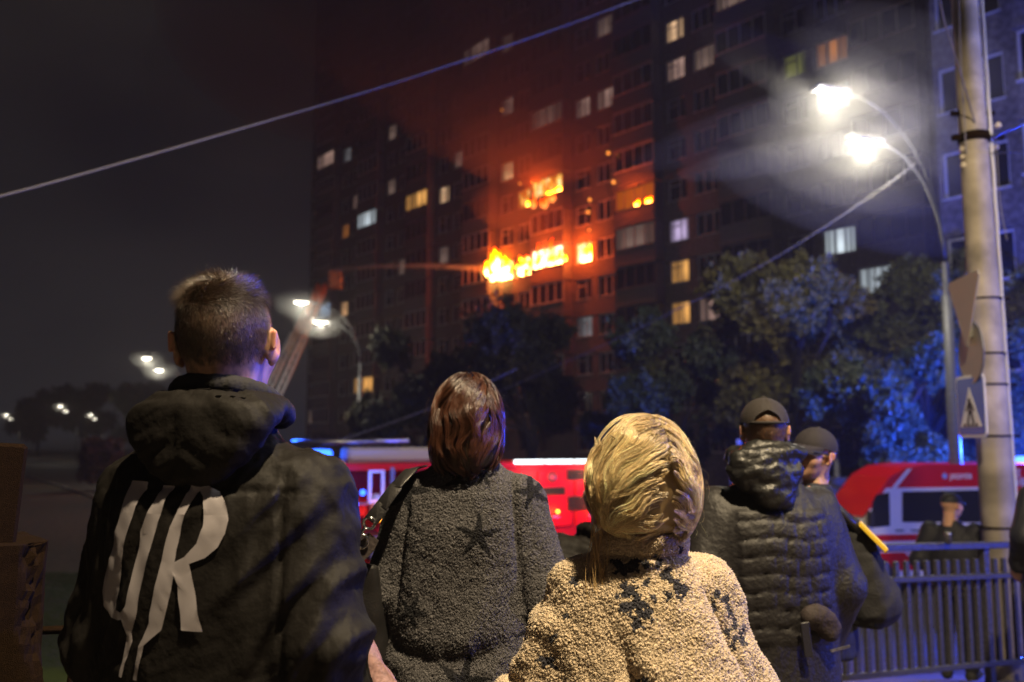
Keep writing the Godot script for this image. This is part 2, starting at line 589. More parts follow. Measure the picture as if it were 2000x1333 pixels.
	for c in cols:
		var kind: String = c[1]
		var key := "%d%s" % [int(floor(c[0])), kind]
		if kind != "L":
			key = "%d%s" % [int(floor(c[0])), kind]
		else:
			key = "%dL%d" % [int(floor(c[0])), int(round((c[0] - 39.2) / 9.5)) + 4]
		for f in floors:
			var sill := 2.75 + STOREY * f
			var wp := block.transform * Vector3(c[0], sill, 0)
			var yy := 870.0 - (wp.y - 1.47) / -wp.z * FOC
			if yy < -190.0 or (f < 1 and wp.x < 5.0):
				continue
			var out := 0.0
			var host: Node3D = block
			var o := MeshInstance3D.new()
			if kind == "L":
				o.mesh = par_mesh
				o.material_override = M.parapet
				o.name = "balcony"
				block.add_child(o, true)
				o.position = Vector3(c[0], sill, 0.9)
				var fr := part("window_frame", meshes["Lf"], M.frame if rng.randf() < 0.6 else M.parapet, o)
				fr.position = Vector3(0, 0.0, -0.06)
				host = o
				out = -0.1
			else:
				o.mesh = meshes[kind + "f"]
				o.material_override = M.frame
				o.name = "window"
				block.add_child(o, true)
				o.position = Vector3(c[0], sill, -0.18)
				host = o
				out = -0.01
			var name_: String = lit.get("%s %d" % [key, f], "")
			if name_ == "fire":
				block_lit["%s %d" % [key, f]] = Vector3(c[0], sill, 0.9 if kind == "L" else 0.0)
				if kind == "L":
					o.material_override = M.parapet
				continue
			var pmat: Material = pm[name_] if name_ != "" else M.glass
			var pn := part("window_pane", meshes[kind.substr(0, 1) + ("p" if kind == "L" else kind.substr(1) + "p")], pmat, host)
			pn.position = Vector3(0, 0.02, out)
			count += 1
	# the nearer wing on the right
	var wl := Vector3(0, 0, 0)
	var c0 := at(1862, 870, 29.5)
	wl = Vector3(c0.x, ROAD, c0.z)
	var wing := thing("apartment_wing", "nearer apartment block at the right with ribbed balconies above the van", "apartment building", wl)
	wing.basis = front
	var ws := flat()
	var wcols := [[1.2, "W1", 2.1], [5.0, "L", 3.9], [9.2, "W1", 2.1]]
	for f in 7:
		var sill := 2.6 + STOREY * f
		box(ws, Vector3(6, sill - 0.65, -0.2), Vector3(12, 1.3, 0.4))
		var prev := 0.0
		for c in wcols:
			var w: float = c[2]
			box(ws, Vector3((prev + c[0] - w / 2) / 2, sill + 0.79, -0.2), Vector3(c[0] - w / 2 - prev, 1.58, 0.39))
			prev = c[0] + w / 2
		box(ws, Vector3((prev + 12) / 2, sill + 0.79, -0.2), Vector3(12 - prev, 1.58, 0.39))
		for c in wcols:
			var o := MeshInstance3D.new()
			if c[1] == "L":
				o.mesh = par_mesh
				o.material_override = M.parapet
				o.name = "balcony"
				wing.add_child(o, true)
				o.position = Vector3(c[0], sill, 0.9)
				part("window_frame", meshes["Lf"], M.frame, o).position = Vector3(0, 0, -0.06)
				part("window_pane", meshes["Lp"], M.glass, o).position = Vector3(0, 0.02, -0.1)
			else:
				o.mesh = meshes["W1f"]
				o.material_override = M.frame
				o.name = "window"
				wing.add_child(o, true)
				o.position = Vector3(c[0], sill, -0.18)
				part("window_pane", meshes["W1p"], M.glass, o).position = Vector3(0, 0.02, -0.01)
	box(ws, Vector3(6, 0.65, -0.22), Vector3(12, 1.3, 0.4))
	box(ws, Vector3(6, 11.0, -5.4), Vector3(11.98, 22.0, 9.6))
	part("wall", done(ws), M.wall, wing)

func flame_mesh(sd: int, h: float, w: float) -> Mesh:
	# a tongue of flame: a leaning teardrop, torn at its edges
	var st := SurfaceTool.new()
	st.begin(Mesh.PRIMITIVE_TRIANGLES)
	st.set_smooth_group(0)
	var r := RandomNumberGenerator.new()
	r.seed = sd
	var lean := r.randf_range(-0.35, 0.35)
	var rows := 10
	var segs := 9
	var pts := []
	var cols := []
	for i in rows + 1:
		var t := float(i) / rows
		var rad := w * 0.5 * pow(1.0 - t, 0.75) * (0.45 + 1.3 * sqrt(t)) if t < 0.999 else 0.0
		var ring := []
		for k in segs:
			var a := TAU * k / segs
			var wob := 1.0 + 0.45 * n1.get_noise_3d(cos(a) * 1.3 + sd, t * 3.0, sin(a) * 1.3)
			ring.append(Vector3(cos(a) * rad * wob + lean * h * t * t + 0.12 * w * sin(t * 7.0 + sd), t * h, sin(a) * rad * wob * 0.6))
		pts.append(ring)
		cols.append(Color(1.0, lerpf(0.55, 0.03, pow(t, 0.65)), lerpf(0.13, 0.0, minf(1.0, t * 2.0)), 1.0))
	for i in rows:
		for k in segs:
			var j := (k + 1) % segs
			for q in [[i, k], [i + 1, j], [i, j], [i, k], [i + 1, k], [i + 1, j]]:
				st.set_color(cols[q[0]])
				st.add_vertex(pts[q[0]][q[1]])
	st.generate_normals()
	return st.commit()

func blaze_mat(sd: int, hot: float, e: float) -> StandardMaterial3D:
	# the burning room seen through the opening: white-hot low down, orange and red further up
	var im := Image.create(96, 64, false, Image.FORMAT_RGBF)
	for x in 96:
		for y in 64:
			var v := 1.0 - y / 63.0
			var q := n1.get_noise_3d(x * 0.055 + sd * 9.0, v * 1.7, sd) * 0.9 + n1.get_noise_3d(x * 0.16, v * 4.5, sd + 5.0) * 0.4
			var k := clampf(hot + q - absf(v - 0.35) * 0.35, 0.0, 1.0)
			im.set_pixel(x, y, Color(0.25 + 3.4 * k, 0.012 + 2.4 * pow(k, 1.7), 0.0 + 0.8 * pow(k, 4.0)).linear_to_srgb())
	var m := mat(Color(0.02, 0.02, 0.02), 0.9)
	m.emission_enabled = true
	m.emission_operator = BaseMaterial3D.EMISSION_OP_MULTIPLY
	m.emission = Color.WHITE
	m.emission_texture = ImageTexture.create_from_image(im)
	m.emission_energy_multiplier = e
	return m

func fire() -> void:
	var f := thing("window_fire", "orange flames filling four windows in the middle of the dark block", "fire", block.position)
	f.basis = front
	var fl := StandardMaterial3D.new()
	fl.shading_mode = BaseMaterial3D.SHADING_MODE_UNSHADED
	fl.vertex_color_use_as_albedo = true
	fl.albedo_color = Color(5.0, 5.0, 5.0)
	var fl2: StandardMaterial3D = fl.duplicate()
	fl2.albedo_color = Color(1.7, 1.3, 1.2)
	var kinds := []
	for i in 6:
		kinds.append(flame_mesh(i + 1, 1.0, 0.5))
	# the lower storey burns from end to end
	var low := [["33W0 5", 1.7, 1.0, 1.8], ["35W1 5", 2.1, 1.15, 2.0], ["39L4 5", 3.9, 1.2, 2.2], ["42W0 5", 1.7, 0.75, 1.2]]
	for b in low:
		var p: Vector3 = block_lit[b[0]]
		var m := part("fire_glow", pane_mesh(b[1], 1.5), blaze_mat(int(p.x), b[2], b[3]), f)
		m.position = p + Vector3(0, 0.03, -0.3 if b[1] > 3.0 else -0.25)
		var n := int(b[1] * 4.0)
		for i in n:
			var t := part("flame", kinds[rng.randi() % 6], fl, f)
			var s := rng.randf_range(0.7, 1.5)
			t.position = p + Vector3(rng.randf_range(-0.48, 0.48) * b[1], 0.0, rng.randf_range(-0.25, -0.16) if b[1] > 3.0 else rng.randf_range(-0.2, 0.05))
			t.scale = Vector3(rng.randf_range(0.6, 1.1), s, 0.8)
	for i in 15:   # low flames that run along the sills from window to window
		var t := part("flame", kinds[rng.randi() % 6], fl, f)
		t.material_override = fl2
		t.position = Vector3(rng.randf_range(33.0, 43.2), block_lit["33W0 5"].y + rng.randf_range(-0.15, 0.9), 0.12)
		if t.position.x > 37.0 and t.position.x < 41.3:
			t.position.z = 1.0
		t.scale = Vector3(rng.randf_range(0.5, 1.0), rng.randf_range(0.5, 1.5), 0.5)
	for i in 9:
		var t := part("flame", kinds[rng.randi() % 6], fl, f)
		t.position = Vector3(rng.randf_range(34.4, 37.4), block_lit["33W0 5"].y + rng.randf_range(-0.05, 0.5), 0.1)
		t.scale = Vector3(rng.randf_range(0.7, 1.1), rng.randf_range(0.8, 1.4), 0.5)
	# flames that lick out of the leftmost window
	var q: Vector3 = block_lit["33W0 5"]
	for i in 20:
		var t := part("flame", kinds[i % 6], fl, f)
		t.position = q + Vector3(rng.randf_range(-1.7, 0.5), rng.randf_range(-0.1, 1.3), rng.randf_range(0.15, 0.9))
		t.scale = Vector3(rng.randf_range(0.7, 1.3), rng.randf_range(0.9, 2.0), 0.9)
		t.rotation.z = rng.randf_range(0.05, 0.45)
	var g := thing("upper_window_fire", "smaller red fire behind the windows two storeys above the main blaze", "fire", block.position)
	g.basis = front
	var hi := [["35W1 7", 2.1, 0.16, 1.0], ["39L4 7", 3.9, 0.32, 1.1], ["48L5 6", 3.9, -0.3, 0.5]]
	for b in hi:
		var p: Vector3 = block_lit[b[0]]
		part("fire_glow", pane_mesh(b[1], 1.5), blaze_mat(int(p.x) + 3, b[2], b[3]), g).position = p + Vector3(0, 0.03, -0.3 if b[1] > 3.0 else -0.25)
		for i in (9 if b[1] > 3 and b[2] > 0 else 3):
			var t := part("flame", kinds[rng.randi() % 6], fl, g)
			t.position = p + Vector3(rng.randf_range(0.0, 0.45) * b[1], -0.05, -0.12)
			t.scale = Vector3(0.9, rng.randf_range(0.3, 0.6), 0.7)
	for i in 11:   # the balcony front of the upper fire has caught
		var t := part("flame", kinds[rng.randi() % 6], fl2, g)
		t.position = block_lit["39L4 7"] + Vector3(rng.randf_range(-1.5, 1.9), rng.randf_range(-1.1, -0.5), 0.12)
		t.scale = Vector3(rng.randf_range(0.5, 0.9), rng.randf_range(0.5, 1.2), 0.4)
	for w in [["33W0 5", 0], ["39L4 5", 0], ["42W0 5", 0], ["39L4 7", 1], ["48L5 6", 1]]:
		var l := omni(f if w[1] == 0 else g, block_lit[w[0]] + Vector3(0, 1.0, 1.2), Color(1.0, 0.1, 0.007), [38.0, 12.0][w[1]], 0.12, 120.0)
		l.name = "fire_light"
	# embers that fall and cling to the wall
	var em := smooth()
	lathe(em, [[0.0, -0.09], [0.07, -0.04], [0.08, 0.03], [0.0, 0.1]], Vector3.ZERO, 7)
	var eg := done(em).commit()
	var em_mat := glow(Color(1.0, 0.3, 0.04), 2.2)
	for p in [[44.6, 21.5], [44.4, 20.6], [44.5, 19.2], [44.5, 18.2], [46.6, 24.6], [47.1, 22.3], [36.4, 24.6], [34.0, 31.6]]:
		var o := part("ember_flame", eg, em_mat, g)
		o.position = Vector3(p[0], p[1], 1.3)
		o.scale = Vector3.ONE * rng.randf_range(0.9, 1.7)

func smoke() -> void:
	var grey := Color(0.75, 0.72, 0.7)
	var dark := Color(0.5, 0.36, 0.3)
	var soot := Color(0.27, 0.19, 0.15)
	var i := 0
	# smoke that rolls up the front from the burning storeys; coordinates of the block's front
	for p in [[37, 22.5, 1.8, 11, 4.4, 3, 0.09], [39, 26.5, 3.4, 15, 6, 5, 0.07], [44, 28, 5, 16, 11, 8, 0.05], [37, 31, 5, 18, 12, 8, 0.055], [31, 36, 6, 20, 13, 9, 0.07], [44, 38, 6, 18, 14, 9, 0.055], [24, 43, 7, 24, 16, 10, 0.08], [40, 47, 7, 24, 15, 10, 0.06], [10, 46, 8, 30, 24, 12, 0.075], [-8, 46, 6, 26, 22, 12, 0.012]]:
		var o := fog("smoke", block.transform * Vector3(p[0], p[1], p[2]), Vector3(p[3], p[4], p[5]), p[6], dark if i < 2 else soot, Vector3(0, -39 + i * 7, -14))
		tag(o, ["low brown smoke over the left burning windows", "thick smoke lit red above the wide burning window", "smoke leaning right above the upper fire", "smoke roll three storeys above the fire", "smoke bank up the front left of the fire", "smoke bank up the front right of the fire", "high smoke under the cable's blue stretch", "high smoke at the top of the block", "smoke veil over the block's top left", "smoke drifting off the block's left end"][i], "smoke", "", "stuff")
		i += 1
	# thin smoke drifting round the pair of street lamps on the right
	i = 0
	for p in [[1640, 235, 19.5, 5.5, 1.5, 3, 0.018, 10], [1690, 330, 20.5, 6, 1.8, 3, 0.018, -8], [1600, 165, 20, 6.5, 0.7, 2, 0.035, -16], [1720, 170, 19, 5, 0.5, 2, 0.04, -22], [1560, 300, 22, 7, 0.7, 3, 0.022, 14], [1640, 400, 22, 7.5, 1.3, 3, 0.018, -14], [1780, 255, 20, 4.5, 0.6, 2, 0.035, -28], [1480, 240, 24, 8, 1.2, 4, 0.009, 22], [1800, 120, 19, 6, 0.9, 3, 0.022, -12]]:
		var o := fog("haze", at(p[0], p[1], p[2]), Vector3(p[3], p[4], p[5]), p[6], grey, Vector3(0, 20, p[7]))
		tag(o, ["thin smoke round the upper head of the right street lamp", "thin smoke round the lower head of the right street lamp", "long wisp of smoke above left of the upper lamp head", "streak of smoke above right of the upper lamp head", "wisp of smoke left of the lamp heads before the dark windows", "wisp of smoke under the lower lamp head over the tree", "short streak of smoke along the right lamp's arm", "faint smoke veil farthest left of the right street lamp", "high wisp of smoke between the lamp and the thick pole"][i], "smoke", "", "stuff")
		i += 1
	# the jet from the ladder's cage to the burning window
	var a := at(664, 526, 61.0)
	var b: Vector3 = block.transform * (Vector3(32.2, 18.0, 1.0))
	for k in 4:
		var t := (k + 0.5) / 4.0
		var c := a.lerp(b, t) + Vector3(0, 0.3 * (1.0 - pow(2.0 * t - 1.0, 2.0)), 0)
		var len := a.distance_to(b) / 4.0 * 2.0
		var slope := atan2((0.3 * 4.0 * (1.0 - 2.0 * t)) + (b.y - a.y), Vector2(b.x - a.x, b.z - a.z).length())
		var yaw := atan2(-(b.z - a.z), b.x - a.x)
		var o := fog("water_jet", c, Vector3(len, 0.24 + 0.36 * t, 0.24 + 0.36 * t), 0.3, Color(0.9, 0.9, 0.9), Vector3(0, rad_to_deg(yaw), rad_to_deg(slope)))
		tag(o, ["jet of water where it leaves the ladder's cage", "jet of water near the middle, nearer the cage", "jet of water near the middle, nearer the fire", "jet of water where it reaches the flames"][k], "water jet", "", "stuff")

func street_lamp(base: Vector3, label: String, lights: int, group := "double street lamps along the far footway", e := 16.0, tint := Color(1.0, 0.93, 0.74), rise := 0.0) -> Node3D:
	var o := thing("street_lamp", label, "street lamp", base, group)
	var st := smooth()
	tube(st, [Vector3.ZERO, Vector3(0, 6.6, 0)], [0.15, 0.115], 14)
	tube(st, [Vector3(0, 6.6, 0), Vector3(0, 6.66, 0), Vector3(0, 7.4, 0)], [0.115, 0.075, 0.07], 12, false)
	tube(st, [Vector3.ZERO, Vector3(0, 0.5, 0)], [0.2, 0.19], 14)
	part("pole", done(st), M.paint_grey, o)
	var k := 0
	for hd in [[Vector3(-2.85, 10.35 + rise, 1.0), 0.75], [Vector3(-1.95, 9.4 + rise * 0.9, 0.6), 0.55]]:
		var h: Vector3 = hd[0]
		var a := smooth()
		var e0 := Vector3(0, 7.4, 0)
		var dirv := Vector3(h.x, 0, h.z)
		var pts := [e0]
		for i in range(1, 11):
			var t := i / 10.0
			pts.append(e0 + dirv * (1.0 - cos(t * PI / 2.0)) * 0.86 + Vector3(0, (h.y - 7.4) * sin(t * PI / 2.0), 0))
		pts.append(h - dirv.normalized() * 0.3)
		tube(a, pts, 0.034, 8)
		part("arm", done(a), M.arm, o)
		var b := Basis(dirv.normalized(), Vector3.UP, dirv.normalized().cross(Vector3.UP))
		var hs := flat()
		box(hs, h + Vector3(0, 0.05, 0), Vector3(0.92, 0.14, 0.36), b, 0.05)
		part("lamp_head", done(hs), M.paint_grey, o)
		var ls := smooth()
		lathe(ls, [[0.0, -0.1], [0.17, -0.085], [0.3, -0.045], [0.35, 0.0]], h + Vector3(0, -0.02, 0), 18, b, 1.05, 0.46)
		part("lamp_lens", done(ls), glow(tint, 9.0), o)
		if k < lights:
			var where := o.position + h + Vector3(0, -0.05, 0)
			var near := where.distance_to(EYE)
			tag(fog("haze", where, Vector3(2.8, 1.6, 2.1), 0.02, Color(0.8, 0.8, 0.78)), "lit mist round the %s head of the %s" % [["higher", "lower"][k], label], "mist", "", "stuff")
			omni(o, h + Vector3(0, -0.22, 0), tint, e, 0.05, 90.0)
		k += 1
	return o

func lamps() -> void:
	street_lamp(at(1866, 870, 20.6) * Vector3(1, 0, 1) + Vector3(0, ROAD, 0), "double street lamp with bright heads behind the red and white van", 2, "double street lamps along the far footway", 17.0, Color(1.0, 0.93, 0.74), 0.75)
	street_lamp(Vector3(-7.7, ROAD, -46.0), "double street lamp right of the raised ladder boom", 2)
	street_lamp(Vector3(-27.2, ROAD, -75.5), "double street lamp just left of the man's head and ear", 2)
	street_lamp(Vector3(-80.0, ROAD, -168.0), "small distant double lamp over the dark trees, nearer of two", 1)
	street_lamp(Vector3(-97.0, ROAD, -217.0), "smaller distant double lamp right beside the nearer one", 1)
	street_lamp(Vector3(-117.0, ROAD, -217.0), "small distant double lamp at the far left over the bollard", 1)
	street_lamp(Vector3(-130.0, ROAD, -285.0), "farthest tiny lamp low over the man's shoulder", 1)
	street_lamp(Vector3(14.5, -0.1, -3.2), "double street lamp on the near footway, right of the viewer", 2, "", 26.0, Color(1.0, 0.95, 0.9))

# ---------- trees
func tree(base: Vector3, h: float, blobs: Array, leaves: int, size: float, col: Color, label: String, group: String, sd: int) -> void:
	var o := thing("tree", label, "tree", base, group)
	var r := RandomNumberGenerator.new()
	r.seed = sd
	var st := smooth()
	var top := Vector3(r.randf_range(-0.3, 0.3), h * 0.45, r.randf_range(-0.3, 0.3))
	tube(st, [Vector3(0, -0.2, 0), Vector3(0.05, h * 0.15, 0), Vector3(-0.08, h * 0.3, 0.05), top], [h * 0.026, h * 0.02, h * 0.017, h * 0.013], 9)
	for b in blobs:
		var c: Vector3 = b[0]
		var f := top * r.randf_range(0.6, 1.0)
		var mid := f.lerp(c, 0.5) + Vector3(r.randf_range(-0.3, 0.3), 0.25, r.randf_range(-0.3, 0.3))
		tube(st, [f, mid, c], [h * 0.01, h * 0.007, h * 0.003], 6)
		for k in 4:
			var tip: Vector3 = c + Vector3(r.randf_range(-1, 1), r.randf_range(-0.5, 1), r.randf_range(-1, 1)).normalized() * b[1] * 0.8
			tube(st, [mid.lerp(c, 0.5), (c + tip) * 0.5 + Vector3(0, 0.15, 0), tip], [h * 0.004, h * 0.003, h * 0.001], 4)
	part("trunk", done(st), M.bark, o)
	var lf := SurfaceTool.new()
	lf.begin(Mesh.PRIMITIVE_TRIANGLES)
	lf.set_smooth_group(-1)
	# a sprig: four bent leaves
	for k in 4:
		var a := k * 1.7
		var b := Basis(Vector3.UP, a) * Basis(Vector3.RIGHT, 0.5 + 0.25 * k)
		var p := [Vector3(0, 0, 0), Vector3(0.28, 0.45, 0.06), Vector3(0, 1.0, -0.12), Vector3(-0.28, 0.45, 0.06)]
		for q in [[0, 1, 2], [0, 2, 3]]:
			for w in q:
				lf.add_vertex(b * p[w])
	lf.generate_normals()
	var mesh := lf.commit()
	var xf := []
	var cols := []
	var tot := 0.0
	for b in blobs:
		tot += b[1] * b[1]
	for b in blobs:
		var n := int(leaves * b[1] * b[1] / tot)
		for i in n:
			var d := Vector3(r.randfn(), r.randfn() * 0.8, r.randfn()).normalized()
			var lump := 0.75 + 0.55 * n1.get_noise_3dv(d * 1.6 + b[0])
			var p: Vector3 = b[0] + d * b[1] * lump * pow(r.randf(), 0.38)
			if n1.get_noise_3dv(p * 0.55) < -0.12:
				continue
			var s := size * r.randf_range(0.6, 1.3)
			var bs := Basis(Vector3(r.randfn(), r.randfn(), r.randfn()).normalized(), r.randf() * TAU).scaled(Vector3(s, s, s))
			xf.append(Transform3D(bs, p))
			var g := r.randf_range(0.65, 1.3)
			var yl := clampf(n1.get_noise_3dv(p * 0.35 + Vector3(40, 0, 0)) * 1.5, 0.0, 1.0)
			cols.append(Color((col.r + 0.05 * yl) * g, (col.g + 0.02 * yl) * g, col.b * g))
	multi("crown", mesh, M.leaf, xf, cols, o)

func crown(cx: float, cy: float, w: float, h: float, n: int, sd: int) -> Array:
	var r := RandomNumberGenerator.new()
	r.seed = sd
	var out := []
	for i in n:
		var a := TAU * i / n + r.randf() * 0.6
		var rad := sqrt(r.randf()) * 0.72
		out.append([Vector3(cx + cos(a) * rad * w, cy + r.randf_range(-0.72, 0.72) * h, sin(a) * rad * w), r.randf_range(0.34, 0.52) * minf(w, h)])
	return out

func trees() -> void:
	var col := Color(0.06, 0.08, 0.03)
	var G := "trees between the street and the apartment block"
	# x, depth, height, crown half width, crown centre, leaves
	tree(Vector3(9.6, ROAD, -31.0), 9.5, crown(0, 6.3, 3.3, 3.0, 13, 5), 26000, 0.22, Color(0.15, 0.135, 0.03), "yellowing leafy tree left of the bright double lamp", G, 1)
	tree(Vector3(13.6, ROAD, -30.0), 10.5, crown(0, 6.3, 3.2, 3.7, 14, 6), 26000, 0.22, Color(0.1, 0.105, 0.03), "tall tree under the bright double lamp", G, 2)
	tree(Vector3(10.8, ROAD, -26.5), 7.5, crown(0, 4.3, 2.6, 2.4, 10, 7), 20000, 0.2, col, "lower tree lit blue behind the two men in caps", G, 3)
	tree(Vector3(5.6, ROAD, -33.0), 8.5, crown(0, 5.2, 3.4, 2.7, 11, 8), 20000, 0.22, col, "dark tree behind the capped man, left of the yellowing one", G, 4)
	tree(Vector3(0.8, ROAD, -38.0), 9.0, crown(0, 6.0, 3.6, 2.8, 11, 9), 18000, 0.24, Color(0.05, 0.05, 0.022), "dark tree below the lit windows right of the red-haired woman", G, 10)
	tree(Vector3(-4.5, ROAD, -46.0), 9.5, crown(0, 6.4, 3.8, 3.0, 11, 10), 16000, 0.26, Color(0.05, 0.05, 0.022), "dark tree behind the red-haired woman's head", G, 11)
	tree(Vector3(15.6, ROAD, -27.5), 7.5, crown(0, 4.4, 2.4, 2.4, 9, 14), 14000, 0.2, col, "tree lit blue between the lamp and the thick pole", G, 12)
	var D := "dark trees far down the street"
	var lab := ["dark far tree at the photo's left edge behind the bollard", "dark far tree under the small leftmost lamps", "dark far tree between the two groups of small lamps", "pale green far tree below the lamp by the man's ear", "rust coloured low tree beside the man's left shoulder", "dark far tree just left of the man's hood"]
	var k := 0
	for p in [[-60.0, -92.0, 13.0], [-58.0, -112.0, 14.0], [-47.0, -100.0, 13.5], [-31.5, -84.0, 11.0], [-29.5, -66.0, 3.7], [-37.0, -92.0, 12.0]]:
		var q: float = 2.5 if k != 4 else 1.0
		var hh: float = p[2] * (1.55 if k != 4 else 1.0)
		tree(Vector3(p[0] * q, ROAD, p[1] * q), hh, crown(0, hh * 0.58, hh * 0.5, hh * 0.4, 17, 20 + k), 9000, 0.8 if k != 4 else 0.4, Color(0.09, 0.05, 0.02) if k == 4 else Color(0.04, 0.055, 0.025), lab[k], D, 30 + k)
		k += 1

func wheel(parent: Node3D, p: Vector3, r: float, w: float) -> void:
	var b := Basis(Vector3.RIGHT, PI / 2)
	var t := smooth()
	lathe(t, [[r * 0.62, -w / 2], [r * 0.93, -w / 2], [r, -w * 0.36], [r, w * 0.36], [r * 0.93, w / 2], [r * 0.62, w / 2]], p, 24, b)
	var ty := part("wheel", done(t), M.rubber, parent)
	var s := smooth()
	lathe(s, [[0.001, w * 0.3], [r * 0.2, w * 0.34], [r * 0.25, w * 0.2], [r * 0.55, w * 0.24], [r * 0.63, w * 0.46]], p, 20, b)
	part("rim", done(s), M.steel, ty)

func letters(text: String, size: float, depth: float, mat_: Material, parent: Node3D, where: Vector3, b := Basis.IDENTITY, called := "lettering", bold := true) -> MeshInstance3D:
	var t := TextMesh.new()
	var f := SystemFont.new()
	f.font_names = PackedStringArray(["Droid Sans"])
	f.font_weight = 700 if bold else 400
	t.font = f
	t.text = text
	t.font_size = 64
	t.pixel_size = size / 46.0
	t.depth = depth
	t.horizontal_alignment = HORIZONTAL_ALIGNMENT_LEFT
	var m := part(called, t, mat_, parent)
	m.position = where
	m.basis = b
	return m

func decal(parent: Node3D, called: String, poly: Array, z: float, mat_: Material, thick := 0.006) -> MeshInstance3D:
	var st := flat()
	slab(st, pv(poly), thick, Vector3(0, 0, z))
	return part(called, done(st), mat_, parent)

func vehicles() -> void:
	van()
	fire_engine()
	ladder_truck()
	police_car()

func van() -> void:
	var p := at(1598, 870, 20.2)
	var v := thing("rescue_van", "red and white van with dark windows parked behind the iron fence", "van", Vector3(p.x, ROAD, p.z))
	v.rotation_degrees.y = 3.0
	var st := flat()
	slab(st, pv([0.05, 0.35, 0.0, 0.8, 0.12, 1.12, 0.75, 1.32, 1.28, 2.1, 1.62, 2.5, 2.0, 2.7, 2.5, 2.78, 6.0, 2.78, 6.25, 2.65, 6.3, 0.4]), 2.0, Vector3(0, 0, -1.0))
	part("body", done(st), M.white_paint, v)
	# the red of the roof and of the rear, laid on the side
	decal(v, "roof", [0.94, 1.66, 1.27, 2.13, 1.6, 2.52, 1.98, 2.73, 2.5, 2.8, 6.0, 2.8, 6.25, 2.65, 6.25, 2.32, 1.5, 2.28, 1.25, 1.95], -1.0, M.red_paint, 2.012)
	decal(v, "rear_panel", [3.75, 1.5, 4.35, 2.3, 6.25, 2.3, 6.25, 1.45], 0.005, M.red_paint)
	decal(v, "stripe", [0.8, 1.12, 6.25, 1.2, 6.25, 1.34, 0.8, 1.26], 0.006, M.red_paint)
	decal(v, "skirt_panel", [0.1, 0.5, 0.1, 0.86, 6.25, 0.98, 6.25, 0.5], 0.006, M.red_paint)
	decal(v, "diagonal_stripe", [4.0, 1.46, 4.3, 1.46, 5.15, 2.31, 4.85, 2.31], 0.009, M.white_paint)
	decal(v, "roof_stripe", [1.62, 2.28, 1.72, 2.28, 2.1, 2.71, 1.99, 2.69], 0.009, M.white_paint)
	decal(v, "door_window", [1.1, 1.42, 1.17, 1.95, 1.25, 2.13, 1.56, 2.19, 1.54, 1.46], 0.01, M.black_glass)
	decal(v, "side_window", [1.82, 1.54, 1.85, 2.2, 3.85, 2.24, 3.85, 1.52], 0.01, M.black_glass)
	decal(v, "rear_window", [4.95, 1.75, 4.95, 2.22, 6.05, 2.22, 6.05, 1.75], 0.012, M.black_glass)
	var ws := flat()
	slab(ws, pv([-0.9, 0.0, 0.9, 0.0, 0.8, 0.98, -0.8, 0.98]), 0.01, Vector3(0.78, 1.35, -1.0), Basis(Vector3(0, 0, 1), Vector3(0.58, 0.82, 0).normalized(), Vector3(-0.82, 0.58, 0).normalized()))
	part("windscreen", done(ws), M.black_glass, v)
	var hs := flat()
	box(hs, Vector3(1.75, 1.36, 0.02), Vector3(0.2, 0.035, 0.03), Basis.IDENTITY, 0.01)
	box(hs, Vector3(2.1, 1.36, 0.02), Vector3(0.2, 0.035, 0.03), Basis.IDENTITY, 0.01)
	part("handle", done(hs), M.black, v)
	var mi_ := flat()
	box(mi_, Vector3(1.05, 1.62, 0.14), Vector3(0.1, 0.34, 0.2), Basis.IDENTITY, 0.03)
	part("mirror", done(mi_), M.black, v)
	for x in [1.15, 4.95]:
		var ar := smooth()
		lathe(ar, [[0.001, 0.0], [0.44, 0.0]], Vector3(x, 0.37, 0.014), 20, Basis(Vector3.RIGHT, PI / 2))
		part("wheel_arch", done(ar), M.black, v)
		wheel(v, Vector3(x, 0.35, -0.06), 0.35, 0.24)
	var blue_e := mat(Color(0.55, 0.62, 0.8), 0.5)
	letters("JASPER", 0.11, 0.01, M.white_paint, v, Vector3(2.95, 2.53, 0.012))
	letters("UKRAINE", 0.16, 0.01, M.white_paint, v, Vector3(1.85, 0.9, 0.014))
	letters("LI", 0.17, 0.01, blue_e, v, Vector3(4.35, 2.6, 0.012))
	letters("OBI", 0.17, 0.01, blue_e, v, Vector3(4.35, 2.4, 0.012))
	var em := flat()
	var star := PackedVector2Array()
	for k in 16:
		star.append(Vector2.from_angle(TAU * k / 16.0) * (0.075 if k % 2 == 0 else 0.05))
	slab(em, star, 0.01, Vector3(2.83, 2.54, 0.012))
	part("emblem", done(em), mat(Color(0.25, 0.35, 0.7), 0.4), v)
	var lb := flat()
	box(lb, Vector3(5.7, 2.87, -1.0), Vector3(0.35, 0.16, 1.5), Basis.IDENTITY, 0.04)
	part("beacon_light", done(lb), glow(Color(0.05, 0.15, 1.0), 6.0), v)
	omni(v, Vector3(5.4, 3.1, -0.6), Color(0.015, 0.06, 1.0), 250.0, 0.15)

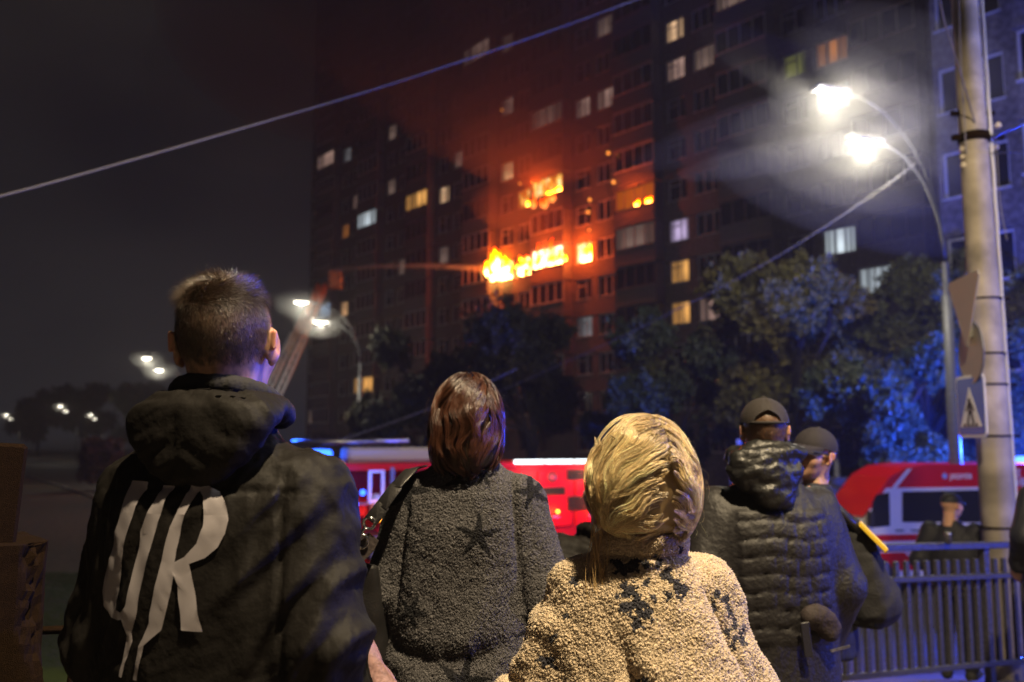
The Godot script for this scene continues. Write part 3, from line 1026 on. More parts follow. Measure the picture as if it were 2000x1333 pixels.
func fire_engine() -> void:
	var a := at(640, 870, 15.8)
	var b := at(1330, 870, 18.4)
	var len := Vector2(b.x - a.x, b.z - a.z).length()
	var v := thing("fire_engine", "red fire engine with open equipment bay and white light strip", "fire engine", Vector3(a.x, ROAD, a.z))
	v.rotation.y = atan2(-(b.z - a.z), b.x - a.x)
	var st := flat()
	var H := 2.92
	# body round the open bay: back wall, roof, floor, posts
	box(st, Vector3(len / 2, 0.8, -1.25), Vector3(len, 0.7, 2.5), Basis.IDENTITY, 0.04)
	box(st, Vector3(len / 2, 2.02, -1.9), Vector3(len - 0.02, 1.75, 1.2))
	box(st, Vector3(len / 2, H - 0.08, -1.25), Vector3(len - 0.01, 0.12, 2.49))
	box(st, Vector3((len + 3.3) / 2, 2.0, -0.64), Vector3(len - 3.3, 1.7, 1.27), Basis.IDENTITY, 0.03)
	box(st, Vector3(0.06, 2.0, -0.64), Vector3(0.12, 1.68, 1.26))
	part("body", done(st), M.red_paint, v)
	var fr := flat()
	for x in [0.2, 1.15, 2.2, 3.2]:
		box(fr, Vector3(x, 2.0, -0.03), Vector3(0.07, 1.66, 0.06))
	for q in [[0.68, 1.62, 0.86], [1.68, 1.85, 0.96], [2.7, 2.15, 0.9], [2.7, 1.5, 0.9], [0.68, 2.2, 0.86]]:
		box(fr, Vector3(q[0], q[1], -0.5), Vector3(q[2], 0.03, 0.9))
	part("bay_frame", done(fr), M.steel, v)
	# equipment on the shelves
	var eq := [M.black, mat(Color(0.1, 0.14, 0.3), 0.5), M.white_paint, mat(Color(0.4, 0.3, 0.05), 0.6), M.steel, M.red_paint]
	for i in 20:
		var x := 0.35 + (i % 10) * 0.29
		var y: float = [1.2, 1.92][i / 10] + rng.randf() * 0.08
		var e := flat()
		if i % 3 == 0:
			e = smooth()
			lathe(e, [[0.001, 0.0], [0.1, 0.0], [0.11, 0.05], [0.11, 0.34], [0.05, 0.42], [0.001, 0.43]], Vector3(x, y, -0.3), 12)
		else:
			box(e, Vector3(x, y + 0.18, -0.35), Vector3(0.2, rng.randf_range(0.2, 0.4), 0.3), Basis.IDENTITY, 0.02)
		part("equipment", done(e), eq[rng.randi() % 6], v)
	var cab := flat()
	for q in [[0.75, 2.5, 0.05, 0.5], [0.98, 2.5, 0.05, 0.5]]:
		box(cab, Vector3(q[0], q[1], -0.02), Vector3(q[2], q[3], 0.05))
	box(cab, Vector3(0.865, 2.24, -0.02), Vector3(0.28, 0.05, 0.05)); box(cab, Vector3(0.865, 2.76, -0.02), Vector3(0.28, 0.04, 0.05))
	part("cabinet_frame", done(cab), M.white_paint, v)
	var hr := smooth()
	for k in 5:
		var ring := []
		for i in 17:
			ring.append(Vector3(2.7 + cos(TAU * i / 16.0) * (0.2 - 0.03 * k), 1.82 + sin(TAU * i / 16.0) * (0.2 - 0.03 * k), -0.2 - 0.04 * (k % 2)))
		tube(hr, ring, 0.022, 6, false)
	part("hose", done(hr), mat(Color(0.4, 0.08, 0.05), 0.8), v)
	# closed lockers on the right half: recessed doors, a badge, dark vents, a lamp
	for q in [[3.55, 2.22, 0.62, 1.05], [4.28, 2.22, 0.7, 1.05], [5.05, 2.22, 0.7, 1.05], [5.85, 2.22, 0.7, 1.05], [3.9, 0.85, 1.1, 0.4], [5.3, 0.85, 1.2, 0.4]]:
		var d := flat()
		box(d, Vector3(q[0], q[1], 0.014), Vector3(q[2], q[3], 0.03), Basis.IDENTITY, 0.015)
		var dr := part("locker_door", done(d), M.red_paint, v)
		var hd := flat()
		box(hd, Vector3(q[0], q[1] - q[3] * 0.32, 0.04), Vector3(0.16, 0.03, 0.03))
		part("handle", done(hd), M.steel, dr)
	var bd := smooth()
	lathe(bd, [[0.001, 0.006], [0.1, 0.006], [0.1, 0.0]], Vector3(4.22, 2.62, 0.032), 20, Basis(Vector3.RIGHT, PI / 2))
	part("badge", done(bd), mat(Color(0.03, 0.01, 0.015), 0.5), v)
	var bs := flat()
	slab(bs, star_poly(0.075, 0.045, 8, 0.0), 0.006, Vector3(4.22, 2.62, 0.044))
	part("badge_star", done(bs), mat(Color(0.45, 0.05, 0.06), 0.5), v)
	for q in [[4.75, 2.66, 0.44, 0.2], [4.75, 2.12, 0.44, 0.28], [4.25, 2.36, 0.46, 0.14], [3.6, 2.2, 0.4, 0.5]]:
		var d := flat()
		for k in 4:
			box(d, Vector3(q[0], q[1] - q[3] / 2 + q[3] * (k + 0.5) / 4.0, 0.04), Vector3(q[2], q[3] / 5.0, 0.024), Basis(Vector3.RIGHT, 0.5))
		part("vent", done(d), M.black, v)
	# pale cable-drum housing under the roof rail, rail and roof ladder
	var hs := flat()
	box(hs, Vector3(1.7, H + 0.13, -0.6), Vector3(2.6, 0.26, 0.7), Basis.IDENTITY, 0.05)
	part("roof_box", done(hs), mat(Color(0.42, 0.38, 0.28), 0.6), v)
	var ld := smooth()
	for z in [-0.25, -0.75]:
		tube(ld, [Vector3(-0.5, H + 0.34, z), Vector3(0.6, H + 0.36, z), Vector3(1.5, H + 0.38, z)], 0.045, 8)
	for i in 6:
		tube(ld, [Vector3(-0.4 + i * 0.32, H + 0.34 + i * 0.003, -0.25), Vector3(-0.4 + i * 0.32, H + 0.34 + i * 0.003, -0.75)], 0.02, 6)
	part("roof_ladder", done(ld), M.steel, v)
	var ls := flat()
	for k in 3:
		box(ls, Vector3(3.75 + k * 0.62, H - 0.01, 0.03), Vector3(0.6, 0.07, 0.05), Basis.IDENTITY, 0.015)
	part("light_strip", done(ls), glow(Color(0.85, 0.95, 1.0), 4.0), v)
	for k in 2:
		omni(v, Vector3(3.9 + k * 1.1, H - 0.25, 0.4), Color(1.0, 0.5, 0.4), 0.7, 0.25)
	var am := glow(Color(1.0, 0.36, 0.03), 9.0)
	for q in [[0.9, 1.95, 0.05, 0.045], [4.32, 1.98, 0.05, 0.03], [5.1, 1.98, 0.05, 0.06], [5.0, 2.72, 0.05, 0.07]]:
		var s := smooth()
		lathe(s, [[0.001, 0.06], [q[3] * 0.7, 0.045], [q[3], 0.0]], Vector3(q[0], q[1], q[2]), 12, Basis(Vector3.RIGHT, PI / 2))
		part("marker_lamp", done(s), am, v)
		omni(v, Vector3(q[0], q[1], q[2] + 0.18), Color(1.0, 0.25, 0.03), 0.22, 0.05)
	var bl := glow(Color(0.02, 0.1, 1.0), 7.0)
	for q in [[0.3, 2.66, 0.06], [0.62, 2.4, 0.05], [1.3, 2.42, 0.06], [1.15, 1.5, 0.05], [0.5, 2.2, 0.04]]:
		var s := smooth()
		lathe(s, [[0.001, 0.05], [q[2] * 0.7, 0.04], [q[2], 0.0]], Vector3(q[0], q[1], 0.02), 10, Basis(Vector3.RIGHT, PI / 2))
		part("blue_lamp", done(s), bl, v)
	omni(v, Vector3(0.5, 2.6, 0.5), Color(0.02, 0.1, 1.0), 0.8, 0.1)
	omni(v, Vector3(-0.6, 3.6, -1.0), Color(0.02, 0.1, 1.0), 4.0, 0.1)
	var bb := flat()
	box(bb, Vector3(0.1, H + 0.12, -1.2), Vector3(0.25, 0.2, 0.9), Basis.IDENTITY, 0.04)
	part("beacon_light", done(bb), bl, v)
	for x in [1.3, 5.0]:
		wheel(v, Vector3(x, 0.5, -0.12), 0.5, 0.32)
	var gb := flat()
	box(gb, Vector3(4.35, 0.62, 0.03), Vector3(0.5, 0.16, 0.03), Basis.IDENTITY, 0.01)
	part("reflector", done(gb), mat(Color(0.6, 0.45, 0.03), 0.4), v)

func star_poly(r0: float, r1: float, n: int, turn: float) -> PackedVector2Array:
	var s := PackedVector2Array()
	for k in n * 2:
		s.append(Vector2.from_angle(PI / 2 + turn + PI * k / n) * (r0 if k % 2 == 0 else r1))
	return s

func ladder_truck() -> void:
	var foot := at(505, 842, 54.0)
	var tip := at(632, 560, 60.0)
	var o := thing("ladder_truck", "aerial ladder truck whose raised boom shows past the man's cheek", "ladder truck", Vector3(foot.x, ROAD, foot.z))
	var F := Vector3(0, foot.y - ROAD, 0)
	var T := tip - Vector3(foot.x, ROAD, foot.z)
	var dirv := (T - F).normalized()
	var side := dirv.cross(Vector3.UP).normalized()
	var up := side.cross(dirv)
	var ch := flat()
	box(ch, Vector3(-1.5, 1.1, 0.5), Vector3(7.5, 0.9, 2.4), Basis.IDENTITY, 0.06)
	box(ch, Vector3(-4.4, 2.1, 0.5), Vector3(1.9, 1.5, 2.4), Basis.IDENTITY, 0.12)
	part("chassis", done(ch), M.red_paint, o)
	var tt := flat()
	box(tt, Vector3(0, (F.y + 1.5) / 2, 0), Vector3(1.3, F.y - 1.3, 1.3), Basis.IDENTITY, 0.08)
	part("turntable", done(tt), M.white_paint, o)
	for x in [-4.0, 0.3]:
		wheel(o, Vector3(x, 0.5, 1.62), 0.5, 0.32)
	var secs := [[0.0, 0.62, 0.46, mat(Color(0.55, 0.55, 0.56), 0.5)], [0.5, 0.86, 0.36, mat(Color(0.5, 0.32, 0.24), 0.5)], [0.78, 1.0, 0.28, mat(Color(0.55, 0.12, 0.03), 0.5)]]
	for s in secs:
		var st := smooth()
		var a := F.lerp(T, s[0])
		var b := F.lerp(T, s[1])
		var w: float = s[2]
		for sx in [-1.0, 1.0]:
			for sy in [0.0, 1.0]:
				tube(st, [a + side * w * sx + up * w * 1.1 * sy, b + side * w * sx + up * w * 1.1 * sy], 0.1, 6)
		var n := int(a.distance_to(b) / 0.6)
		for i in n:
			var c := a.lerp(b, i / float(n))
			var d := a.lerp(b, (i + 1) / float(n))
			tube(st, [c - side * w, c + side * w], 0.035, 5)
			for sx in [-1.0, 1.0]:
				tube(st, [c + side * w * sx, d + side * w * sx + up * w * 1.1], 0.035, 5)
		part("ladder_section", done(st), s[3], o)
	var pi := smooth()
	tube(pi, [F + Vector3(-1.6, -0.6, 0.3), F.lerp(T, 0.55) - up * 0.5 - side * 1.0], [0.11, 0.08], 10)
	part("lifting_ram", done(pi), M.steel, o)
	# the cage at the tip, with rails, a person-high shield and the water monitor
	var c := at(655, 562, 60.6) - Vector3(foot.x, ROAD, foot.z)
	var cg := flat()
	var orange := mat(Color(0.6, 0.13, 0.03), 0.5)
	for y in [0.0, 0.5, 1.0]:
		for z in [-0.45, 0.45]:
			box(cg, c + Vector3(0, y, z), Vector3(0.72, 0.07, 0.06))
		for x in [-0.35, 0.35]:
			box(cg, c + Vector3(x, y, 0), Vector3(0.05, 0.06, 0.9))
	for x in [-0.35, 0.0, 0.35]:
		for z in [-0.45, 0.45]:
			box(cg, c + Vector3(x, 0.5, z), Vector3(0.055, 1.0, 0.055))
	box(cg, c + Vector3(0, 0.02, 0), Vector3(0.7, 0.05, 0.88))
	box(cg, c + Vector3(0, 0.3, 0.44), Vector3(0.6, 0.46, 0.02)); box(cg, c + Vector3(0, 0.75, 0.44), Vector3(0.5, 0.3, 0.02))
	part("cage", done(cg), orange, o)
	var jn := smooth()
	tube(jn, [T, T + Vector3(0.3, 0.25, -0.1), c + Vector3(0, 0.05, 0)], 0.08, 6)
	part("cage_bracket", done(jn), M.black, o)
	var mo := smooth()
	tube(mo, [c + Vector3(-0.1, 0.9, 0), c + Vector3(0, 1.15, 0), c + Vector3(0.5, 1.2, -0.05)], [0.05, 0.06, 0.04], 8)
	part("water_monitor", done(mo), M.steel, o)

func police_car() -> void:
	var v := thing("police_car", "dark patrol car with a blue light bar at the roadside right of the viewer", "car", Vector3(12.0, land(0, -5.6), -5.6))
	v.rotation_degrees.y = -60
	v.scale = Vector3.ONE * 1.28
	var st := flat()
	slab(st, pv([0.0, 0.35, 0.0, 0.75, 0.25, 0.85, 1.2, 0.95, 1.95, 1.42, 3.3, 1.44, 4.0, 1.02, 4.45, 0.95, 4.5, 0.4]), 1.75, Vector3(0, 0, 0))
	part("body", done(st), mat(Color(0.04, 0.05, 0.09), 0.3), v)
	for z in [-0.885, 0.885]:
		decal(v, "side_window", [1.4, 1.0, 2.0, 1.36, 3.2, 1.38, 3.7, 1.02], z, M.black_glass)
	for x in [0.85, 3.6]:
		for z in [-0.78, 0.78]:
			wheel(v, Vector3(x, 0.32, z), 0.32, 0.2)
	var lb := flat()
	box(lb, Vector3(2.4, 1.52, 0), Vector3(0.3, 0.14, 1.2), Basis.IDENTITY, 0.04)
	part("beacon_light", done(lb), glow(Color(0.02, 0.1, 1.0), 8.0), v)
	omni(v, Vector3(2.4, 1.8, 0), Color(0.012, 0.06, 1.0), 110.0, 0.12)

func street_things() -> void:
	pole()
	wires()
	fence()
	bollard()
	# low wall and pale fence in front of the block, behind the van
	var w := thing("low_wall", "low pale wall with posts behind the van and trees", "wall", Vector3(0, ROAD, 0))
	var st := flat()
	var a := at(1600, 905, 27.0)
	var b := at(1880, 905, 25.5)
	var dirv := Vector3(b.x - a.x, 0, b.z - a.z).normalized()
	var bas := Basis(dirv, Vector3.UP, dirv.cross(Vector3.UP))
	var mid := (a + b) * 0.5
	box(st, Vector3(mid.x, 1.2, mid.z), Vector3(9.0, 2.2, 0.25), bas, 0.02)
	part("wall_panel", done(st), M.wall, w)
	for i in 7:
		var q := flat()
		var c := mid + dirv * (-4.2 + i * 1.4)
		box(q, Vector3(c.x, 1.7, c.z), Vector3(0.14, 3.4, 0.2), bas, 0.02)
		part("post", done(q), M.frame, w)

func pole() -> void:
	var b := at(1945, 870, 8.6)
	var g := land(b.x, b.z)
	var o := thing("concrete_pole", "thick tapered concrete pole with signs and wires right of the van", "utility pole", Vector3(b.x, g, b.z))
	var st := smooth()
	var top := Vector3(-0.06, 9.6, 0)
	tube(st, [Vector3(0, -0.3, 0), Vector3(-0.02, 3.0, 0), Vector3(-0.04, 6.0, 0), top], [0.165, 0.142, 0.12, 0.1], 28)
	part("shaft", done(st), M.concrete, o)
	var rr := func(y: float): return lerpf(0.165, 0.1, (y + 0.3) / 9.9)
	# steel straps with bolts
	var i := 0
	for py in [585.0, 692.0, 752.0, 852.0, 1030.0]:
		var y := at(1945, py, 8.6).y - g
		var s := smooth()
		var ring := []
		for k in 25:
			ring.append(Vector3(cos(TAU * k / 24.0), 0, sin(TAU * k / 24.0)) * (rr.call(y) + 0.006) + Vector3(-0.02, y, 0))
		tube(s, ring, 0.009, 6, false)
		box(s, Vector3(rr.call(y) + 0.02, y, 0.03), Vector3(0.1, 0.02, 0.02))
		part("strap", done(s), M.rust, o)
		i += 1
	# cable clamp collar, insulators and dead-end fittings high up
	var y1 := at(1920, 270, 8.6).y - g
	var c := smooth()
	lathe(c, [[0.125, -0.05], [0.145, -0.04], [0.145, 0.04], [0.125, 0.05]], Vector3(-0.03, y1, 0), 20)
	box(c, Vector3(0, y1, 0.02), Vector3(0.5, 0.05, 0.05))
	box(c, Vector3(-0.03, y1 + 0.25, 0.0), Vector3(0.42, 0.04, 0.04))
	part("crossbar", done(c), M.rust, o)
	for q in [[-0.16, -0.12], [-0.16, -0.2], [-0.16, -0.28], [0.16, -0.1], [0.2, 0.12]]:
		var s := smooth()
		lathe(s, [[0.001, -0.035], [0.028, -0.02], [0.032, 0.0], [0.02, 0.02], [0.001, 0.035]], Vector3(q[0], y1 + q[1], 0.03), 10)
		part("insulator", done(s), mat(Color(0.55, 0.5, 0.42), 0.2), o)
	# ribbed conduit up the right side of the pole
	var cd := smooth()
	var pts := []
	for k in 40:
		var y := 0.2 + k * 0.24
		pts.append(Vector3(rr.call(y) - 0.02 + 0.012 + (0.004 if k % 2 else 0.0), y, 0.03))
	tube(cd, pts, 0.016, 8)
	part("conduit", done(cd), mat(Color(0.5, 0.5, 0.48), 0.35), o)
	# three signs, seen from behind and edge-on
	var S := [
		["road_sign", "back of a triangular road sign strapped high on the concrete pole", "triangle", 1878.0, 620.0],
		["road_sign", "back of a round road sign strapped to the pole under the triangular one", "disc", 1893.0, 690.0],
		["crossing_sign", "blue pedestrian crossing sign with a white triangle on the pole", "square", 1898.0, 794.0]]
	for s in S:
		var p := at(s[3], s[4], 8.45)
		var yaw := deg_to_rad(-96.0 if s[2] != "square" else -90.0)
		var bs := Basis(Vector3.UP, yaw)
		var t := thing(s[0], s[1], "road sign", p)
		t.basis = bs.scaled(Vector3.ONE * 0.87)
		var m := flat()
		if s[2] == "triangle":
			slab(m, pv([-0.42, 0.37, -0.39, 0.42, 0.39, 0.42, 0.42, 0.37, 0.03, -0.33, -0.03, -0.33]), 0.012, Vector3(0.12, 0, 0))
		elif s[2] == "disc":
			var pl := PackedVector2Array()
			for k in 32:
				pl.append(Vector2.from_angle(TAU * k / 32.0) * 0.33)
			slab(m, pl, 0.012, Vector3(0.06, 0, 0))
		else:
			slab(m, pv([-0.26, -0.33, -0.3, -0.29, -0.3, 0.29, -0.26, 0.33, 0.26, 0.33, 0.3, 0.29, 0.3, -0.29, 0.26, -0.33]), 0.012, Vector3.ZERO)
		part("sign_plate", done(m), mat(Color(0.4, 0.36, 0.29), 0.6) if s[2] != "square" else M.white_paint, t)
		if s[2] == "triangle":
			var rim := flat()
			box(rim, Vector3(0.12, 0.1, -0.03), Vector3(0.1, 0.66, 0.04))
			part("bracket", done(rim), M.galv, t)
		elif s[2] == "disc":
			var rim := smooth()
			var ring := []
			for k in 33:
				ring.append(Vector3(cos(TAU * k / 32.0) * 0.33 + 0.06, sin(TAU * k / 32.0) * 0.33, 0.0))
			tube(rim, ring, 0.012, 6, false)
			part("rim", done(rim), M.galv, t)
		else:
			var bl := mat(Color(0.01, 0.05, 0.5), 0.35)
			var f := flat()
			slab(f, pv([-0.25, -0.3, -0.275, -0.27, -0.275, 0.27, -0.25, 0.3, 0.25, 0.3, 0.275, 0.27, 0.275, -0.27, 0.25, -0.3]), 0.004, Vector3(0, 0, 0.009))
			part("blue_face", done(f), bl, t)
			var tr := flat()
			slab(tr, pv([-0.22, -0.22, 0.22, -0.22, 0.0, 0.2]), 0.004, Vector3(0, 0, 0.014))
			part("white_triangle", done(tr), M.white_paint, t)
			var wk := flat()
			for q in [[-0.005, 0.055, 0.05, 0.05, 0.0], [0.0, -0.02, 0.05, 0.12, 0.1], [-0.035, -0.12, 0.03, 0.14, -0.35], [0.045, -0.12, 0.03, 0.14, 0.35], [-0.05, -0.01, 0.025, 0.1, -0.6], [0.055, -0.01, 0.025, 0.1, 0.6]]:
				box(wk, Vector3(q[0], q[1], 0.019), Vector3(q[2], q[3], 0.004), Basis(Vector3(0, 0, 1), q[4]))
			for k in 4:
				box(wk, Vector3(-0.12 + 0.08 * k, -0.2, 0.0185), Vector3(0.045, 0.03, 0.004))
			part("walking_figure", done(wk), M.black, t)

func cable(label: String, pts: Array, r: float, mat_: Material, called := "cable") -> void:
	var st := smooth()
	var out := []
	for i in pts.size() - 1:
		var p0: Vector3 = pts[maxi(i - 1, 0)]
		var p3: Vector3 = pts[mini(i + 2, pts.size() - 1)]
		for k in 8:
			var t := k / 8.0
			out.append(pts[i].cubic_interpolate(pts[i + 1], p0, p3, t))
	out.append(pts[pts.size() - 1])
	tube(st, out, r, 7)
	lone(called, done(st), mat_, label, "cable")

func wires() -> void:
	var steel := mat(Color(0.16, 0.15, 0.14), 0.45, 0.0)
	var blk := mat(Color(0.05, 0.05, 0.05), 0.4)
	cable("thick overhead cable crossing the dark sky above the man's head", [at(-250, 432, 6.2), at(0, 383, 7.0), at(450, 257, 8.4), at(800, 152, 9.8), at(1150, 33, 11.5), at(1420, -70, 13.0)], 0.0095, steel)
	cable("cable running from the right street lamp down to the left over the trees", [at(1790, 318, 19.8), at(1700, 385, 20.3), at(1500, 512, 21.5), at(1300, 616, 23.0), at(1140, 692, 24.5), at(960, 772, 26.5)], 0.009, mat(Color(0.22, 0.21, 0.2), 0.5))
	cable("dark sagging cable behind the red-haired woman's head", [at(640, 868, 17.0), at(760, 828, 18.0), at(880, 782, 19.0), at(1010, 720, 20.0)], 0.016, blk)
	cable("slanting wire reaching the top of the concrete pole from the left", [at(1830, -40, 7.6), at(1845, 40, 7.8), at(1876, 140, 8.1), at(1903, 232, 8.45), at(1912, 262, 8.55)], 0.007, steel, "wire")
	cable("upright wire beside the concrete pole ending in insulators", [at(1873, -30, 8.2), at(1877, 120, 8.3), at(1884, 230, 8.4), at(1888, 300, 8.45)], 0.006, steel, "wire")
	cable("dark cable leaving the concrete pole to the right, upper", [at(1930, 272, 8.6), at(1970, 254, 8.2), at(2040, 222, 7.6)], 0.012, blk)
	cable("dark cable leaving the concrete pole to the right, lower", [at(1932, 300, 8.6), at(1980, 297, 8.3), at(2050, 288, 7.8)], 0.007, blk)
	cable("thin wire hanging down the right of the concrete pole", [at(1946, 268, 8.5), at(1950, 330, 8.5), at(1955, 400, 8.5), at(1968, 470, 8.4)], 0.004, steel, "wire")

func fence() -> void:
	var a := at(1330, 1080, 5.9)
	var b := at(2080, 1062, 7.3)
	var dirv := Vector3(b.x - a.x, 0, b.z - a.z)
	var len := dirv.length()
	dirv = dirv / len
	var o := thing("iron_fence", "low iron fence with square bars and two rails before the van", "fence", Vector3(a.x, 0, a.z))
	o.rotation.y = atan2(-dirv.z, dirv.x)
	var m := bump(tex(mat(Color(0.16, 0.16, 0.18), 0.3, 0.6), M.fine, 2.0), M.rough, 0.12)
	var y0 := a.y - 0.0
	var y1 := b.y
	var st := flat()
	var mid := Vector3(len / 2, (y0 + y1) / 2, 0)
	var tilt := Basis(Vector3(0, 0, 1), atan2(y1 - y0, len))
	box(st, mid, Vector3(len + 0.1, 0.05, 0.06), tilt, 0.006)
	part("top_rail", done(st), m, o)
	st = flat()
	box(st, mid + Vector3(0, -0.225, 0.012), Vector3(len, 0.04, 0.05), tilt, 0.006)
	part("lower_rail", done(st), m, o)
	st = flat()
	box(st, mid + Vector3(0, -0.86, 0), Vector3(len, 0.04, 0.04), tilt, 0.006)
	part("bottom_rail", done(st), m, o)
	var n := int(len / 0.098)
	for i in n:
		var x := (i + 0.5) * 0.098
		var y := lerpf(y0, y1, x / len)
		var bs := flat()
		if i % 18 == 9:
			box(bs, Vector3(x, y - 0.53, -0.02), Vector3(0.06, 1.05, 0.06), Basis.IDENTITY, 0.006)
			part("post", done(bs), m, o)
		else:
			box(bs, Vector3(x, y - 0.49, -0.012), Vector3(0.044, 0.78, 0.03), Basis(Vector3.UP, 0.12), 0.004)
			part("bar", done(bs), m, o)
	# loose scrap of metal on the rail's end
	var pf := smooth()
	lathe(pf, [[0.001, 0.0], [0.022, 0.0], [0.022, 0.07], [0.024, 0.08], [0.001, 0.085]], at(1853, 1058, 6.72) - Vector3(0, 0.02, 0), 12)
	lone("post_cap", done(pf), M.steel, "short round metal cap standing on the fence's top rail", "post cap")

func bollard() -> void:
	var c := at(105, 1062, 1.95)
	var o := thing("gate_pillar", "rusty broken-edged pillar block at the lower left corner", "pillar", Vector3(c.x, 0, c.z) + Basis(Vector3.UP, 0.66) * Vector3(-0.17, 0, -0.17))
	o.rotation.y = 0.66
	var st := flat()
	# a stout block whose front right edge has crumbled
	var w := 0.34
	var h := c.y
	var g := 9
	var vs := func(u: float, v: float, k: int) -> Vector3:
		var p := Vector3.ZERO
		match k:
			0: p = Vector3(u * w - w / 2, v * h, w / 2)
			1: p = Vector3(w / 2, v * h, w / 2 - u * w)
			2: p = Vector3(u * w - w / 2, h, w / 2 - v * w)
			3: p = Vector3(-w / 2, v * h, -w / 2 + u * w)
			4: p = Vector3(w / 2 - u * w, v * h, -w / 2)
		var chip := clampf(0.06 - Vector2(p.x - w / 2, p.z - w / 2).length(), 0.0, 0.06) * clampf((p.y - h + 0.3) * 6.0, 0.0, 1.0)
		p += Vector3(-1, -0.4, -1) * chip * (0.6 + 0.5 * n1.get_noise_3dv(p * 22.0))
		p += Vector3(n1.get_noise_3dv(p * 14.0), n1.get_noise_3dv(p * 14.0 + Vector3(9, 0, 0)), n1.get_noise_3dv(p * 14.0 + Vector3(0, 9, 0))) * 0.003
		return p
	var nu := 26
	var nv := 70
	for k in 5:
		var mv := nv if k != 2 else nu
		for i in nu:
			for j in mv:
				quad(st, vs.call(i / float(nu), j / float(mv), k), vs.call((i + 1) / float(nu), j / float(mv), k), vs.call((i + 1) / float(nu), (j + 1) / float(mv), k), vs.call(i / float(nu), (j + 1) / float(mv), k))
	part("block", done(st), M.rust, o)
	var up := flat()
	var pc := Basis(Vector3.UP, -0.66) * (at(-8, 970, 1.98) - o.position)
	box(up, Vector3(pc.x, h + 0.09, pc.z), Vector3(0.085, 0.24, 0.085), Basis(Vector3(0, 0, 1), -0.06), 0.008)
	part("upright", done(up), M.rust, o)
	var rl := thing("garden_rail", "thin rusty rail and upright rod between the pillar and the man", "railing", at(100, 1236, 2.05))
	var r := smooth()
	tube(r, [Vector3(-0.1, 0, 0), Vector3(0.1, 0.004, -0.03)], 0.009, 8)
	part("rail", done(r), M.rust, rl)
	r = smooth()
	tube(r, [Vector3(0.056, 0.085, 0.0), Vector3(0.045, -0.1, 0.0), Vector3(0.02, -1.05, 0.0)], 0.006, 8)
	part("rod", done(r), M.rust, rl)

